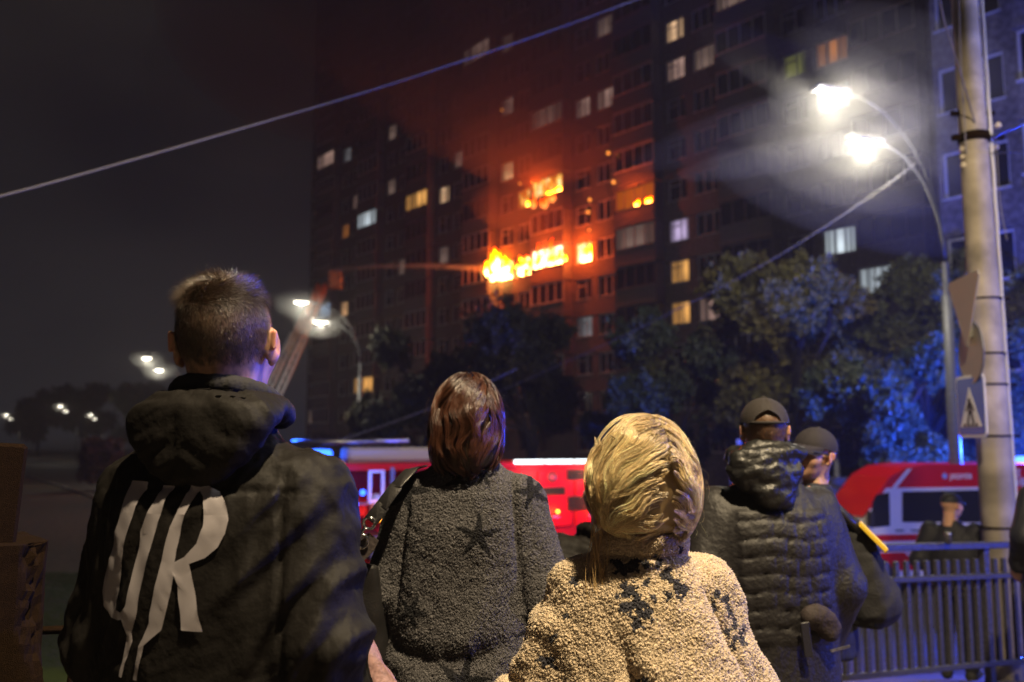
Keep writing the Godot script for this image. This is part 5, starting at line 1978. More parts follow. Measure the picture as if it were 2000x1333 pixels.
# ---------- the man with the lettered jacket
func man_with_print() -> void:
	var o := person("man with cropped hair in a black hooded jacket lettered on its back", 446, 1.68, -15.0)
	var W := [Vector3(-0.22, 1.1, 0.0), Vector3(-0.17, 0.93, -0.2), Vector3(0.205, 1.12, 0.03), Vector3(0.17, 0.9, -0.14)]
	var dark := Color(0.028, 0.017, 0.011)
	var fade := func(p: Vector3, c: Color) -> Color:
		var back := clampf((p.z + 0.035) * 14.0 + p.y * 4.0, 0.0, 1.0)
		var line := -0.075 + 0.045 * clampf(absf(p.x) * 16.0 - 0.6, 0.0, 1.0)
		var up := clampf((p.y - line) * 17.0 + 0.5 * n1.get_noise_3dv(p * 60.0), 0.0, 1.0)
		if absf(p.x) > 0.079 and p.y < 0.03:
			up = 0.0
		if p.z < -0.05 and p.y < 0.062:
			up = 0.0
		return c.lerp(dark, back * up * 0.93)
	var g := make_body(o, {"h": 1.775, "arms": W, "head": [0.14, 0.3, 0.02], "cell": 0.0038, "hair": fade, "head_scale": 1.06})
	var s: float = g.s
	var hx: Transform3D = g.head
	trousers(o, s, M.denim, M.rubber)
	# hair: cropped sides, longer brushed-forward top with a crown whorl
	var r := RandomNumberGenerator.new()
	r.seed = 5
	var xf := []
	var cols := []
	for i in 26000:
		var d := Vector3(r.randfn(), r.randfn(), r.randfn()).normalized()
		var p := Vector3(0, 0.022, 0.014) + d * Vector3(0.0765, 0.0905, 0.0985)
		if p.y < -0.07 + 0.045 * clampf(absf(p.x) * 16.0 - 0.6, 0.0, 1.0):
			continue
		if p.z < -0.045 and p.y < 0.07 or (absf(p.x) > 0.069 and p.z < 0.03 and p.y < 0.01):
			continue
		var n := (d / Vector3(0.0765, 0.0905, 0.0985)).normalized()
		var top := smoothstep(0.045, 0.085, p.y + 0.01 * n1.get_noise_3dv(p * 30.0))
		if top < 0.5 and r.randf() < 0.35 + 0.4 * smoothstep(0.0, -0.07, p.y):
			continue
		var whorl := Vector3(p.x - 0.012, 0, p.z - 0.062)
		var sweep := (Vector3(whorl.z, 0, -whorl.x).normalized() * 0.7 + whorl.normalized() * 0.4 + Vector3(0.35, 0, -0.55)).normalized()
		var noise := Vector3(r.randfn(), r.randfn(), r.randfn()) * 0.22
		var dirv := (n * 0.3 + Vector3.DOWN * 0.8 + noise).normalized().lerp((n * 0.5 + sweep * 0.85 + noise * 1.2).normalized(), top)
		var L := lerpf(r.randf_range(0.004, 0.009), r.randf_range(0.014, 0.028), top)
		var w := lerpf(0.0006, 0.00085, top)
		var b := frame_on(n, dirv)
		xf.append(hx * Transform3D(Basis(b.x * w, b.y * L, b.z * (0.03 * L)), p + n * 0.0005))
		var t := r.randf_range(0.6, 1.7) * lerpf(0.7, 1.3, top)
		cols.append(Color(0.042 * t, 0.025 * t, 0.015 * t))
	multi("hair", hair_mesh(-0.35), M.hair, xf, cols, o)
	# jacket
	var b := Field.new(Vector3(-0.48, 0.72, -0.36), Vector3(0.48, 1.62, 0.3), 0.0066)
	b.loft([[0.78, 0.205, 0.155, 0.0], [0.95, 0.205, 0.15, 0.0], [1.12, 0.205, 0.146, 0.005], [1.26, 0.205, 0.142, 0.01], [1.37, 0.2, 0.126, 0.012], [1.435, 0.155, 0.098, 0.015], [1.48, 0.1, 0.085, 0.012], [1.515, 0.075, 0.075, 0.005]], 0.03)
	sleeves(b, W, s, Vector3(0.158, 1.355, 0.0), 0.084, 0.078, 0.06, 0.04)
	var wrinkle := func(p: Vector3, n: Vector3) -> Vector3:
		var a := 0.0
		var up := smoothstep(1.0, 1.35, p.y)
		a += fold(p, Vector3(0.55, 1, 0.2), 0.006, 10.0, 1.0) * (0.4 + 0.6 * up)
		a += fold(p, Vector3(0.9, 0.35, 0.1), 0.003, 16.0, 8.0) * smoothstep(1.25, 1.05, p.y)
		a += fold(p, Vector3(-0.6, 1, 0.1), 0.0045, 11.0, 4.0) * smoothstep(0.1, -0.2, p.x)
		# creases dragged from the shoulders and the armpits
		for q in CREASES:
			var s0 := Vector2(q[0], q[1])
			var s1 := Vector2(q[2], q[3])
			var w := Vector2(p.x, p.y)
			if w.distance_to((s0 + s1) * 0.5) > 0.22:
				continue
			var t := clampf((w - s0).dot(s1 - s0) / (s1 - s0).length_squared(), 0.0, 1.0)
			var c := (s1 - s0).orthogonal().normalized()
			var dd := (w - s0 - (s1 - s0) * t).dot(c) + 0.006 * sin(t * 6.0 + q[0] * 50.0)
			var off := maxf((w - s0 - (s1 - s0) * t).length() - absf(dd), 0.0)
			a += q[4] * (exp(-dd * dd / 0.00018) - 0.8 * exp(-pow(dd - 0.02, 2.0) / 0.00022)) * sin(PI * clampf(t, 0.08, 0.92)) * exp(-off * 60.0) * clampf(p.z * 10.0 + 0.8, 0.0, 1.0)
		a += 0.002 * n1.get_noise_3d(p.x * 4.0, p.y * 4.0, p.z * 4.0)
		a -= 0.007 * exp(-pow((absf(p.x) - 0.168 - 0.06 * (1.35 - p.y)) / 0.006, 2.0)) * smoothstep(1.08, 1.14, p.y) * smoothstep(1.43, 1.38, p.y)
		a -= 0.004 * exp(-pow((p.y - 1.395 + 0.02 * absf(p.x)) / 0.005, 2.0)) * smoothstep(0.2, 0.17, absf(p.x)) * smoothstep(0.0, 0.05, p.z)
		var sl := smoothstep(0.2, 0.25, absf(p.x))
		a += sl * 0.004 * sin(p.y * 55.0 + p.x * 30.0 + 2.0 * n1.get_noise_3dv(p * 5.0)) * smoothstep(1.3, 1.1, p.y)
		return p + n * a
	part("jacket", net_mesh(b.net(wrinkle)), M.nylon, o)
	# hood lying on the back: two layers round the collar and a sagging bag
	var h := Field.new(Vector3(-0.26, 1.26, -0.16), Vector3(0.26, 1.64, 0.3), 0.0072)
	for k in 15:
		var a0 := lerpf(-1.1, PI + 1.1, k / 15.0)
		var a1 := lerpf(-1.1, PI + 1.1, (k + 1) / 15.0)
		h.cap(Vector3(cos(a0) * 0.112, 1.53 + 0.012 * sin(a0), 0.025 + sin(a0) * 0.085), Vector3(cos(a1) * 0.112, 1.53 + 0.012 * sin(a1), 0.025 + sin(a1) * 0.085), 0.019, 0.019, 0.012)
	h.loft([[1.405, 0.05, 0.022, 0.122, 0.01], [1.43, 0.082, 0.03, 0.122, 0.01], [1.47, 0.118, 0.04, 0.115, 0.01], [1.51, 0.138, 0.055, 0.1, 0.01], [1.538, 0.136, 0.072, 0.078, 0.008], [1.556, 0.112, 0.078, 0.052, 0.005]], 0.015, 2.6)
	h.ell(Vector3(0, 1.605, 0.0), Vector3(0.092, 0.12, 0.088), 0.012, Basis.IDENTITY, true)
	var hd := func(p: Vector3, n: Vector3) -> Vector3:
		return p + n * (fold(p, Vector3(0.9, -0.5 if p.x > 0.0 else 0.5, 0.3), 0.005, 13.0, 7.0))
	part("hood", net_mesh(h.net(hd)), M.nylon, o)
	var ck := Field.new(Vector3(-0.13, 1.46, -0.13), Vector3(0.13, 1.62, 0.15), 0.006)
	for k in 20:
		var a0 := TAU * k / 20.0
		var a1 := TAU * (k + 1) / 20.0
		ck.cap(Vector3(cos(a0) * 0.083, 1.556 + 0.022 * sin(a0), 0.012 + sin(a0) * 0.078), Vector3(cos(a1) * 0.083, 1.556 + 0.022 * sin(a1), 0.012 + sin(a1) * 0.078), 0.018, 0.018, 0.01)
	part("collar", net_mesh(ck.net()), M.dark_wool, o)
	# the two letters with running ends, printed on the cloth
	var K := 0.00067
	var cv := func(a: Array) -> PackedVector2Array:
		var out := PackedVector2Array()
		for i in range(0, a.size(), 2):
			out.append(Vector2((a[i] - 320.0) * K - 0.03, 1.47 + (870.0 - (480.0 + 0.64 * a[i + 1])) * 0.000865 - 0.012))
		return out
	var U: PackedVector2Array = cv.call([205, 707, 257, 707, 237, 800, 225, 860, 207, 990, 200, 1060, 206, 1084, 224, 1090, 240, 1070, 250, 1000, 258, 900, 262, 850, 295, 760, 305, 714, 337, 714, 315, 820, 300, 920, 285, 1000, 275, 1085, 272, 1100, 258, 1145, 262, 1170, 250, 1215, 237, 1277, 228, 1275, 240, 1200, 245, 1155, 236, 1130, 228, 1108, 214, 1113, 180, 1108, 152, 1080, 140, 1040, 145, 1000, 180, 830])
	var R: PackedVector2Array = cv.call([388, 714, 432, 714, 465, 730, 490, 765, 500, 810, 495, 850, 480, 890, 450, 920, 412, 938, 424, 985, 440, 1060, 455, 1130, 402, 1127, 395, 1070, 385, 1000, 377, 970, 372, 1010, 362, 1060, 347, 1130, 325, 1152, 302, 1176, 296, 1210, 283, 1280, 273, 1278, 287, 1180, 299, 1150, 312, 1112, 311, 1085, 322, 1010, 335, 930, 345, 870, 365, 780])
	var hole: PackedVector2Array = cv.call([412, 728, 396, 770, 381, 830, 372, 900, 374, 934, 400, 920, 428, 880, 440, 830, 437, 780, 427, 745])
	var print_mat := mat(Color(0.36, 0.335, 0.36), 0.42, 0.25)
	bump(print_mat, cloth_bump(0.02), 0.2)
	for L in [["letter_u", U, null], ["letter_r", R, hole]]:
		var st := smooth()
		var step := 0.011
		var y0 := 0.98
		for j in 50:
			for i in 40:
				var q := Vector2(-0.24 + i * step, y0 + j * step)
				var cellp := PackedVector2Array([q, q + Vector2(step, 0), q + Vector2(step, step), q + Vector2(0, step)])
				for piece in Geometry2D.intersect_polygons(L[1], cellp):
					var bits := [piece]
					if L[2] != null:
						bits = Geometry2D.clip_polygons(piece, L[2])
					for bit in bits:
						var ids := Geometry2D.triangulate_polygon(bit)
						var pts := []
						for w in bit:
							pts.append(on_back(b, w, wrinkle, 0.004))
						for t in range(0, ids.size(), 3):
							var a := ids[t]
							var bb := ids[t + 1]
							var cc := ids[t + 2]
							if (bit[bb] - bit[a]).cross(bit[cc] - bit[a]) > 0.0:
								var tmp := bb
								bb = cc
								cc = tmp
							st.add_vertex(pts[a]); st.add_vertex(pts[bb]); st.add_vertex(pts[cc])
		part(L[0], done(st), print_mat, o)

# where a point of the back's pattern lies on the cloth
func on_back(b: Field, w: Vector2, disp: Callable, lift: float) -> Vector3:
	var z := 0.28
	while z > 0.0 and b.at(Vector3(w.x, w.y, z)) > 0.0:
		z -= 0.006
	for k in 4:
		z -= b.at(Vector3(w.x, w.y, z)) * 0.8
	var p := Vector3(w.x, w.y, z)
	var g := b.grad(p)
	return disp.call(p, g) + g * lift

func tuft_mesh(sd: int, spiky: float) -> Mesh:
	# a little curl of fleece: a lump with ragged points
	var st := smooth()
	var r := RandomNumberGenerator.new()
	r.seed = sd
	var ring := []
	var segs := 6
	var rows := [[0.42, -0.2], [0.55, 0.12], [0.42, 0.42], [0.18, 0.62]]
	for q in rows:
		var a := []
		for k in segs:
			var t := TAU * k / segs + r.randf() * 0.4
			var rad: float = q[0] * (1.0 + spiky * r.randf_range(-0.6, 0.9))
			a.append(Vector3(cos(t) * rad, q[1] + spiky * r.randf_range(-0.2, 0.3), -sin(t) * rad))
		ring.append(a)
	for i in rows.size() - 1:
		for k in segs:
			var j := (k + 1) % segs
			quad(st, ring[i][k], ring[i][j], ring[i + 1][j], ring[i + 1][k])
	for k in segs:
		var j := (k + 1) % segs
		st.add_vertex(ring[-1][k]); st.add_vertex(Vector3(0.05, 0.7 + 0.3 * spiky, 0)); st.add_vertex(ring[-1][j])
	return done(st).commit()

func fleece(called: String, d: Dictionary, n: int, size: float, color: Callable, keep: Callable, mats: Material, o: Node3D, lean: Vector3, sd: int) -> void:
	var r := RandomNumberGenerator.new()
	r.seed = sd
	var sets := [[[], []], [[], []], [[], []]]
	var k := 0
	for p in scatter(d, n, keep, sd):
		var nn: Vector3 = p[1]
		var up := (nn + lean * 0.5 + Vector3(r.randfn(), r.randfn(), r.randfn()) * 0.28).normalized()
		var x := up.cross(Vector3(r.randfn(), r.randfn(), r.randfn())).normalized()
		var clump := n1.get_noise_3dv(p[0] * 22.0)
		up = (up + Vector3(n1.get_noise_3dv(p[0] * 13.0 + Vector3(3, 0, 0)), clump * 0.5, n1.get_noise_3dv(p[0] * 13.0 + Vector3(0, 3, 0))) * 0.8).normalized()
		var s := size * r.randf_range(0.6, 1.4) * (1.0 + 0.45 * clump)
		sets[k % 3][0].append(Transform3D(Basis(x * s, up * s * r.randf_range(0.8, 1.4), x.cross(up) * s), p[0] + nn * size * 0.05))
		sets[k % 3][1].append(color.call(p[0], nn, r))
		k += 1
	for i in 3:
		multi(called, tuft_mesh(sd + i, 0.8), mats, sets[i][0], sets[i][1], o)

# ---------- the woman in the grey fleece with stars
func woman_in_grey() -> void:
	var o := person("woman with long auburn hair in a grey fleece coat with dark stars", 912, 2.55, -6.0)
	var W := [Vector3(-0.205, 1.13, 0.02), Vector3(-0.18, 0.98, -0.2), Vector3(0.225, 1.13, 0.03), Vector3(0.2, 0.99, -0.09)]
	var H := 1.655
	var g := make_body(o, {"h": H, "arms": W, "head": [0.22, 0.12, -0.03], "cell": 0.005, "curl": 0.5, "hand_cell": 0.0042})
	var s: float = g.s
	trousers(o, s, M.denim, M.rubber)
	var b := Field.new(Vector3(-0.42, 0.5, -0.3), Vector3(0.42, 1.55, 0.28), 0.0095)
	b.loft([[0.56, 0.235, 0.19, 0.0], [0.8, 0.222, 0.172, 0.0], [0.98, 0.205, 0.16, 0.0], [1.12, 0.2, 0.15, 0.0], [1.24, 0.19, 0.14, 0.005], [1.335, 0.172, 0.118, 0.005], [1.385, 0.125, 0.094, 0.008], [1.42, 0.087, 0.084, 0.008], [1.46, 0.084, 0.084, 0.012]], 0.03)
	sleeves(b, W, s, Vector3(0.15, 1.385, 0.005), 0.082, 0.08, 0.064, 0.025)
	b.ell(Vector3(0, 1.5, 0.005), Vector3(0.068, 0.09, 0.068), 0.01, Basis.IDENTITY, true)
	var wr := func(p: Vector3, n: Vector3) -> Vector3:
		var a := fold(p, Vector3(0.25, 1, 0.1), 0.007, 4.5, 2.0) * smoothstep(1.25, 0.95, p.y)
		a += fold(p, Vector3(1, 0.35, 0.0), 0.006, 6.0, 5.0) * smoothstep(-0.02, -0.2, p.x) * smoothstep(1.2, 1.05, p.y)
		# deep U-shaped sag across the seat and a long fold on the right
		a -= 0.016 * exp(-pow((p.y - 0.92 - 1.6 * (p.x + 0.04) * (p.x + 0.04)) / 0.03, 2.0)) * smoothstep(0.2, 0.1, absf(p.x + 0.03))
		a += 0.012 * exp(-pow((p.x - 0.02 - 0.35 * (p.y - 0.95)) / 0.03, 2.0)) * smoothstep(1.1, 0.95, p.y)
		a -= 0.012 * exp(-pow((p.y - 1.435) / 0.008, 2.0))
		a -= 0.013 * exp(-pow((absf(p.x) - 0.142 - 0.09 * (1.33 - p.y)) / 0.009, 2.0)) * smoothstep(0.98, 1.08, p.y) * smoothstep(1.4, 1.33, p.y) * smoothstep(-0.02, 0.03, p.z)
		return p + n * (a + 0.003 * n1.get_noise_3dv(p * 7.0))
	var stars := [[-0.155, 1.345, 0.075, 0.25], [0.052, 1.235, 0.062, 0.05], [0.185, 1.345, 0.055, -0.3], [0.02, 0.875, 0.075, 0.2], [-0.01, 1.375, 0.04, 0.6], [0.06, 1.385, 0.035, 0.1], [-0.12, 1.04, 0.05, 0.4], [0.19, 1.0, 0.05, 0.5]]
	var star := func(p: Vector3) -> bool:
		if p.z < 0.0:
			return false
		for q in stars:
			var v := Vector2(p.x - q[0], p.y - q[1])
			var rr: float = v.length() / q[2]
			if rr < 1.0:
				var a := fposmod(v.angle() - PI / 2 + q[3] + PI / 5, TAU / 5) - PI / 5
				if rr * (cos(a) + 2.1 * absf(sin(a)) * 0.62) < 0.42 + 0.58 * pow(1.0 - absf(a) / (PI / 5), 1.6) * 1.0:
					return true
		return false
	var base := func(p: Vector3, _n: Vector3) -> Color:
		return Color(0.012, 0.012, 0.016) if star.call(p) else Color(0.045, 0.043, 0.045)
	var d := b.net(wr)
	var fl := vertex_mat(0.95)
	part("coat", net_mesh(d, base), fl, o)
	var tc := func(p: Vector3, _n: Vector3, r: RandomNumberGenerator) -> Color:
		var t := r.randf_range(0.55, 1.5)
		return Color(0.004 * t, 0.004 * t, 0.006 * t) if star.call(p) else Color(0.066 * t, 0.063 * t, 0.066 * t)
	fleece("fleece", d, 140000, 0.0042, tc, func(p, n): return n.z > -0.35 and p.y > 0.78, fl, o, Vector3.DOWN, 40)
	# hair: straight, auburn, resting on the collar
	var hx: Transform3D = g.head
	var sh := Field.new(Vector3(-0.14, 1.3, -0.16), Vector3(0.14, 1.72, 0.17), 0.009)
	var hc := hx * Vector3(0, 0.02, 0.014)
	sh.ell(hc, Vector3(0.081, 0.097, 0.103), 0.02, hx.basis.orthonormalized())
	sh.ell(hc + Vector3(0, -0.06, 0.022), Vector3(0.085, 0.095, 0.085), 0.04)
	sh.ell(hc + Vector3(-0.005, -0.105, 0.028), Vector3(0.086, 0.068, 0.068), 0.04)
	var hd := sh.net()
	part("hair", net_mesh(hd, func(p, n): return Color(0.03, 0.012, 0.007)), M.hair, o)
	var roots := []
	var r := RandomNumberGenerator.new()
	r.seed = 9
	var crown := hc + Vector3(0.012, 0.1, 0.0)
	for i in 300:
		var a := r.randf() * TAU
		var rad := sqrt(r.randf())
		roots.append(crown + Vector3(cos(a) * 0.075 * rad, -0.05 * rad * rad, sin(a) * 0.07 * rad + 0.01))
	for i in 200:
		var a := r.randf_range(-2.0, 2.0)
		roots.append(hc + Vector3(sin(a) * 0.09, r.randf_range(-0.07, 0.06), cos(a) * 0.1))
	var flow := func(p: Vector3, t: float) -> Vector3:
		var out := p - crown
		out.y = 0
		var spread := smoothstep(0.35, 0.0, t)
		return (out.normalized() * spread * 1.2 + Vector3.DOWN * (0.35 + t) + Vector3(n1.get_noise_3dv(p * 12.0), 0, n1.get_noise_3dv(p * 12.0 + Vector3(5, 5, 5))) * 1.15 + Vector3(-0.5 if p.x < hc.x - 0.02 else 0.15, 0.1, 0.25) * smoothstep(0.6, 1.0, t)).normalized()
	var sd := strands(sh, roots, flow, {"per": 14, "step": 0.0145, "steps": 17, "lift": 0.012, "width": 0.006, "rad": 0.0005, "color": Color(0.085, 0.031, 0.016), "fly": 0.04, "fly_len": 0.02, "loose": 0.4, "seed": 3})
	part("hair_locks", net_mesh(sd), M.hair, o)
	# a shoulder bag on a wide strap with two rings
	var bag := thing("shoulder_bag", "black leather shoulder bag with steel rings under the grey coat's left arm", "bag", o.position)
	bag.rotation = o.rotation
	var st := smooth()
	var pts := [Vector3(-0.125, 1.398, 0.02), Vector3(-0.14, 1.392, 0.07), Vector3(-0.168, 1.352, 0.12), Vector3(-0.198, 1.305, 0.142), Vector3(-0.222, 1.272, 0.152)]
	for i in pts.size() - 1:
		var u: Vector3 = (pts[i + 1] - pts[i]).normalized()
		var nrm: Vector3 = [Vector3(-0.25, 1, 0.2), Vector3(-0.4, 0.8, 0.7), Vector3(-0.5, 0.35, 1), Vector3(-0.45, 0.15, 1)][i].normalized()
		nrm = (nrm - u * nrm.dot(u)).normalized()
		box(st, (pts[i] + pts[i + 1]) * 0.5 + nrm * 0.012, Vector3(0.045, pts[i].distance_to(pts[i + 1]) + 0.012, 0.005), Basis(u.cross(nrm), u, nrm), 0.002)
	part("strap", done(st), M.leather, bag)
	for q in [[Vector3(-0.23, 1.268, 0.168), 0.015], [Vector3(-0.25, 1.222, 0.17), 0.018]]:
		var rg := smooth()
		var ring := []
		for k in 21:
			ring.append(q[0] + Vector3(cos(TAU * k / 20.0) * q[1], sin(TAU * k / 20.0) * q[1], 0.004 * sin(TAU * k / 20.0)))
		tube(rg, ring, 0.0042, 8, false)
		part("ring", done(rg), M.chrome, bag)
	var lk := smooth()
	tube(lk, [Vector3(-0.23, 1.256, 0.174), Vector3(-0.241, 1.254, 0.178), Vector3(-0.248, 1.242, 0.178), Vector3(-0.249, 1.23, 0.175)], 0.004, 8)
	part("hook", done(lk), M.chrome, bag)
	var fp := flat()
	slab(fp, pv([0.02, 0.02, -0.035, -0.01, -0.16, -0.11, -0.12, -0.17, 0.03, -0.03, 0.045, 0.0]), 0.006, Vector3(-0.252, 1.222, 0.16), Basis(Vector3.UP, 0.1))
	part("tab", done(fp), bump(tex(mat(Color(0.075, 0.06, 0.058), 0.5), M.fine, 4.0), cloth_bump(0.12), 0.08), bag)
	var bf := Field.new(Vector3(-0.5, 0.62, -0.12), Vector3(-0.14, 1.22, 0.2), 0.014)
	bf.loft([[0.72, 0.1, 0.06, 0.03, -0.3], [0.86, 0.1, 0.065, 0.05, -0.29], [1.04, 0.08, 0.05, 0.08, -0.28], [1.16, 0.05, 0.02, 0.12, -0.27]], 0.03, 3.0)
	part("bag_body", net_mesh(bf.net(func(p, n): return p + n * 0.005 * n1.get_noise_3dv(p * 9.0))), M.leather, bag)

# ---------- the blonde woman in the patterned beige fleece
func blonde_woman() -> void:
	var o := person("short blonde woman in a beige fleece coat with dark flower pattern", 1248, 1.83, 4.0)
	var H := 1.5
	var W := [Vector3(-0.26, 1.08, 0.0), Vector3(-0.18, 1.03, -0.24), Vector3(0.232, 1.07, 0.0), Vector3(0.15, 1.02, -0.24)]
	var g := make_body(o, {"h": H, "arms": W, "head": [0.2, -0.05, 0.0], "cell": 0.005})
	var s: float = g.s
	trousers(o, s, M.denim, M.rubber)
	var b := Field.new(Vector3(-0.44, 0.58, -0.34), Vector3(0.42, 1.38, 0.3), 0.0085)
	b.loft([[0.62, 0.25, 0.2, 0.0], [0.85, 0.235, 0.19, 0.0], [0.98, 0.208, 0.172, 0.01], [1.08, 0.176, 0.15, 0.012], [1.16, 0.146, 0.126, 0.012], [1.22, 0.112, 0.1, 0.012], [1.255, 0.09, 0.088, 0.012], [1.3, 0.084, 0.082, 0.016]], 0.03)
	sleeves(b, W, s, Vector3(0.125, 1.375, 0.0), 0.088, 0.094, 0.078, 0.035)
	b.cap(Vector3(-0.06, 1.275, 0.055), Vector3(-0.125, 1.215, 0.01), 0.022, 0.024, 0.02)
	b.ell(Vector3(0, 1.34, 0.005), Vector3(0.06, 0.08, 0.06), 0.01, Basis.IDENTITY, true)
	var wr := func(p: Vector3, n: Vector3) -> Vector3:
		var a := fold(p, Vector3(0.1, 1, 0.1), 0.008, 4.0, 3.0) * smoothstep(1.15, 0.95, p.y)
		# the sleeve's seam: a deep crease from the left of the nape down to the hem, and a fold on the left arm
		a -= 0.034 * exp(-pow((p.x + 0.065 - 0.22 * (1.12 - p.y)) / 0.017, 2.0)) * smoothstep(1.15, 1.04, p.y) * smoothstep(-0.02, 0.06, p.z)
		a -= 0.016 * exp(-pow((p.y - 0.985 + 0.62 * (p.x + 0.19)) / 0.012, 2.0)) * smoothstep(-0.12, -0.16, p.x) * smoothstep(-0.3, -0.24, p.x)
		a -= 0.012 * exp(-pow((p.x - 0.19 - 0.15 * (1.1 - p.y)) / 0.014, 2.0)) * smoothstep(1.1, 1.0, p.y)
		a -= 0.012 * exp(-pow((p.y - 1.262) / 0.009, 2.0))
		a -= 0.012 * exp(-pow((p.x - 0.105 - 0.4 * (1.2 - p.y)) / 0.01, 2.0)) * smoothstep(1.22, 1.16, p.y) * smoothstep(-0.02, 0.04, p.z)
		a += 0.006 * sin(p.y * 40.0 + p.x * 25.0 + 4.0 * n1.get_noise_3dv(p * 4.0)) * smoothstep(0.12, 0.2, absf(p.x))
		return p + n * (a + 0.006 * n1.get_noise_3dv(p * 8.0))
	var blobs := []
	for q in [[1195, 1085, 15], [1217, 1078, 14], [1240, 1082, 9], [1262, 1074, 13], [1281, 1100, 15], [1301, 1125, 18], [1284, 1132, 11], [1200, 1124, 19], [1188, 1152, 14], [1216, 1152, 19], [1234, 1166, 15], [1214, 1186, 14], [1203, 1172, 10], [1250, 1140, 7], [1236, 1108, 8],
		[1387, 1143, 11], [1406, 1152, 13], [1411, 1176, 10], [1374, 1166, 9], [1421, 1200, 11], [1401, 1214, 10], [1432, 1230, 15], [1413, 1238, 8], [1442, 1210, 8], [1104, 1116, 9], [1062, 1222, 8], [1040, 1266, 12], [1057, 1270, 10], [1086, 1180, 6], [1152, 1310, 11], [1256, 1304, 9], [1222, 1285, 11], [1407, 1325, 13], [1203, 1322, 12], [1311, 1052, 7]]:
		blobs.append(Vector3((q[0] - 1252.0) * 1.68 / FOC, 1.445 + (870.0 - q[1]) * 1.68 / FOC, q[2] * 1.15 * 1.68 / FOC))
	var dark := func(p: Vector3) -> float:
		if p.z < -0.02:
			return 0.0
		var k := 0.0
		for q in blobs:
			var dd: float = Vector2(p.x - q.x, p.y - q.y).length() / q.z
			if dd < 1.6:
				k = maxf(k, 1.25 - dd + 0.9 * n1.get_noise_2d(p.x * 55.0, p.y * 55.0))
		return k
	var base := func(p: Vector3, _n: Vector3) -> Color:
		return Color(0.028, 0.026, 0.034) if dark.call(p) > 0.45 else Color(0.36, 0.27, 0.17)
	var d := b.net(wr)
	var fl := vertex_mat(0.95)
	fl.rim_enabled = true
	fl.rim = 0.4
	part("coat", net_mesh(d, base), fl, o)
	var tc := func(p: Vector3, _n: Vector3, r: RandomNumberGenerator) -> Color:
		var t := r.randf_range(0.75, 1.2)
		var k: float = dark.call(p)
		if k > 0.42 + r.randf() * 0.15:
			return Color(0.022 * t, 0.021 * t, 0.03 * t)
		return Color(0.46 * t, 0.365 * t, 0.25 * t)
	fleece("fleece", d, 170000, 0.0048, tc, func(p, n): return n.z > -0.3 and p.y > 0.86, fl, o, Vector3(0, -0.6, 0), 60)
	# hair: parted to the crown, swept to both sides, pinned up in loose rolls
	var hx: Transform3D = g.head
	var hc := hx * Vector3(0, 0.02, 0.014)
	var sh := Field.new(hc - Vector3(0.16, 0.19, 0.16), hc + Vector3(0.16, 0.16, 0.16), 0.008)
	sh.ell(hc, Vector3(0.084, 0.096, 0.102), 0.02, hx.basis.orthonormalized())
	sh.ell(hc + Vector3(-0.05, -0.015, 0.03), Vector3(0.043, 0.055, 0.058), 0.02)
	sh.ell(hc + Vector3(-0.04, -0.058, 0.04), Vector3(0.04, 0.04, 0.043), 0.02)
	sh.ell(hc + Vector3(0.036, -0.03, 0.03), Vector3(0.045, 0.06, 0.06), 0.025)
	sh.ell(hc + Vector3(0.044, -0.064, 0.03), Vector3(0.036, 0.034, 0.043), 0.02)
	sh.ell(hc + Vector3(-0.008, -0.066, 0.05), Vector3(0.04, 0.04, 0.045), 0.02)
	sh.ell(hc + Vector3(0.015, -0.09, 0.035), Vector3(0.045, 0.035, 0.035), 0.02)
	part("hair", net_mesh(sh.net(), func(p, n): return Color(0.26, 0.18, 0.08)), M.hair, o)
	var roots := []
	var r := RandomNumberGenerator.new()
	r.seed = 19
	var c0 := hc + Vector3(0.012, 0.1, -0.03)
	var c1 := hc + Vector3(0.03, 0.045, 0.098)
	for i in 420:
		var t := r.randf() * 1.75
		var p := c0.lerp(c1, t) + Vector3(0, 0.03 * sin(minf(t, 1.0) * PI), 0.02 * sin(minf(t, 1.0) * PI) - 0.06 * maxf(t - 1.0, 0.0))
		roots.append(p + Vector3(r.randfn() * 0.006, r.randfn() * 0.004, r.randfn() * 0.006))
	for i in 520:   # the rest of the head
		var a := r.randf_range(-2.2, 2.2)
		roots.append(hc + Vector3(sin(a) * 0.095, r.randf_range(-0.11, 0.085), cos(a) * 0.105))
	var flow := func(p: Vector3, t: float) -> Vector3:
		var side := -1.0 if p.x < lerpf(c0.x, c1.x, clampf((p.z - c0.z) / (c1.z - c0.z), 0.0, 1.0)) + 0.004 * sin(p.y * 90.0) else 1.0
		var roll := smoothstep(0.62, 1.0, t)
		var v := Vector3(side * (0.95 - 0.9 * t), -0.45 - 0.9 * t, 0.3 - 0.3 * t)
		if side < 0.0:
			v += Vector3(0.5, 0.4, 0.25) * roll
		else:
			v += Vector3(-0.4, 0.15, 0.2) * roll
		v += Vector3(n1.get_noise_3dv(p * 16.0), n1.get_noise_3dv(p * 16.0 + Vector3(7, 0, 0)), n1.get_noise_3dv(p * 16.0 + Vector3(0, 7, 0))) * 1.0
		return v
	var sd := strands(sh, roots, flow, {"per": 15, "step": 0.0125, "steps": 14, "lift": 0.018, "width": 0.0095, "rad": 0.00038, "color": Color(0.9, 0.68, 0.36), "fly": 0.015, "fly_len": 0.015, "loose": 0.25, "seed": 8})
	part("hair_locks", net_mesh(sd), M.hair, o)
	# two loose curls that hang out: a ring roll at the left and strands by the neck
	var ex := smooth()
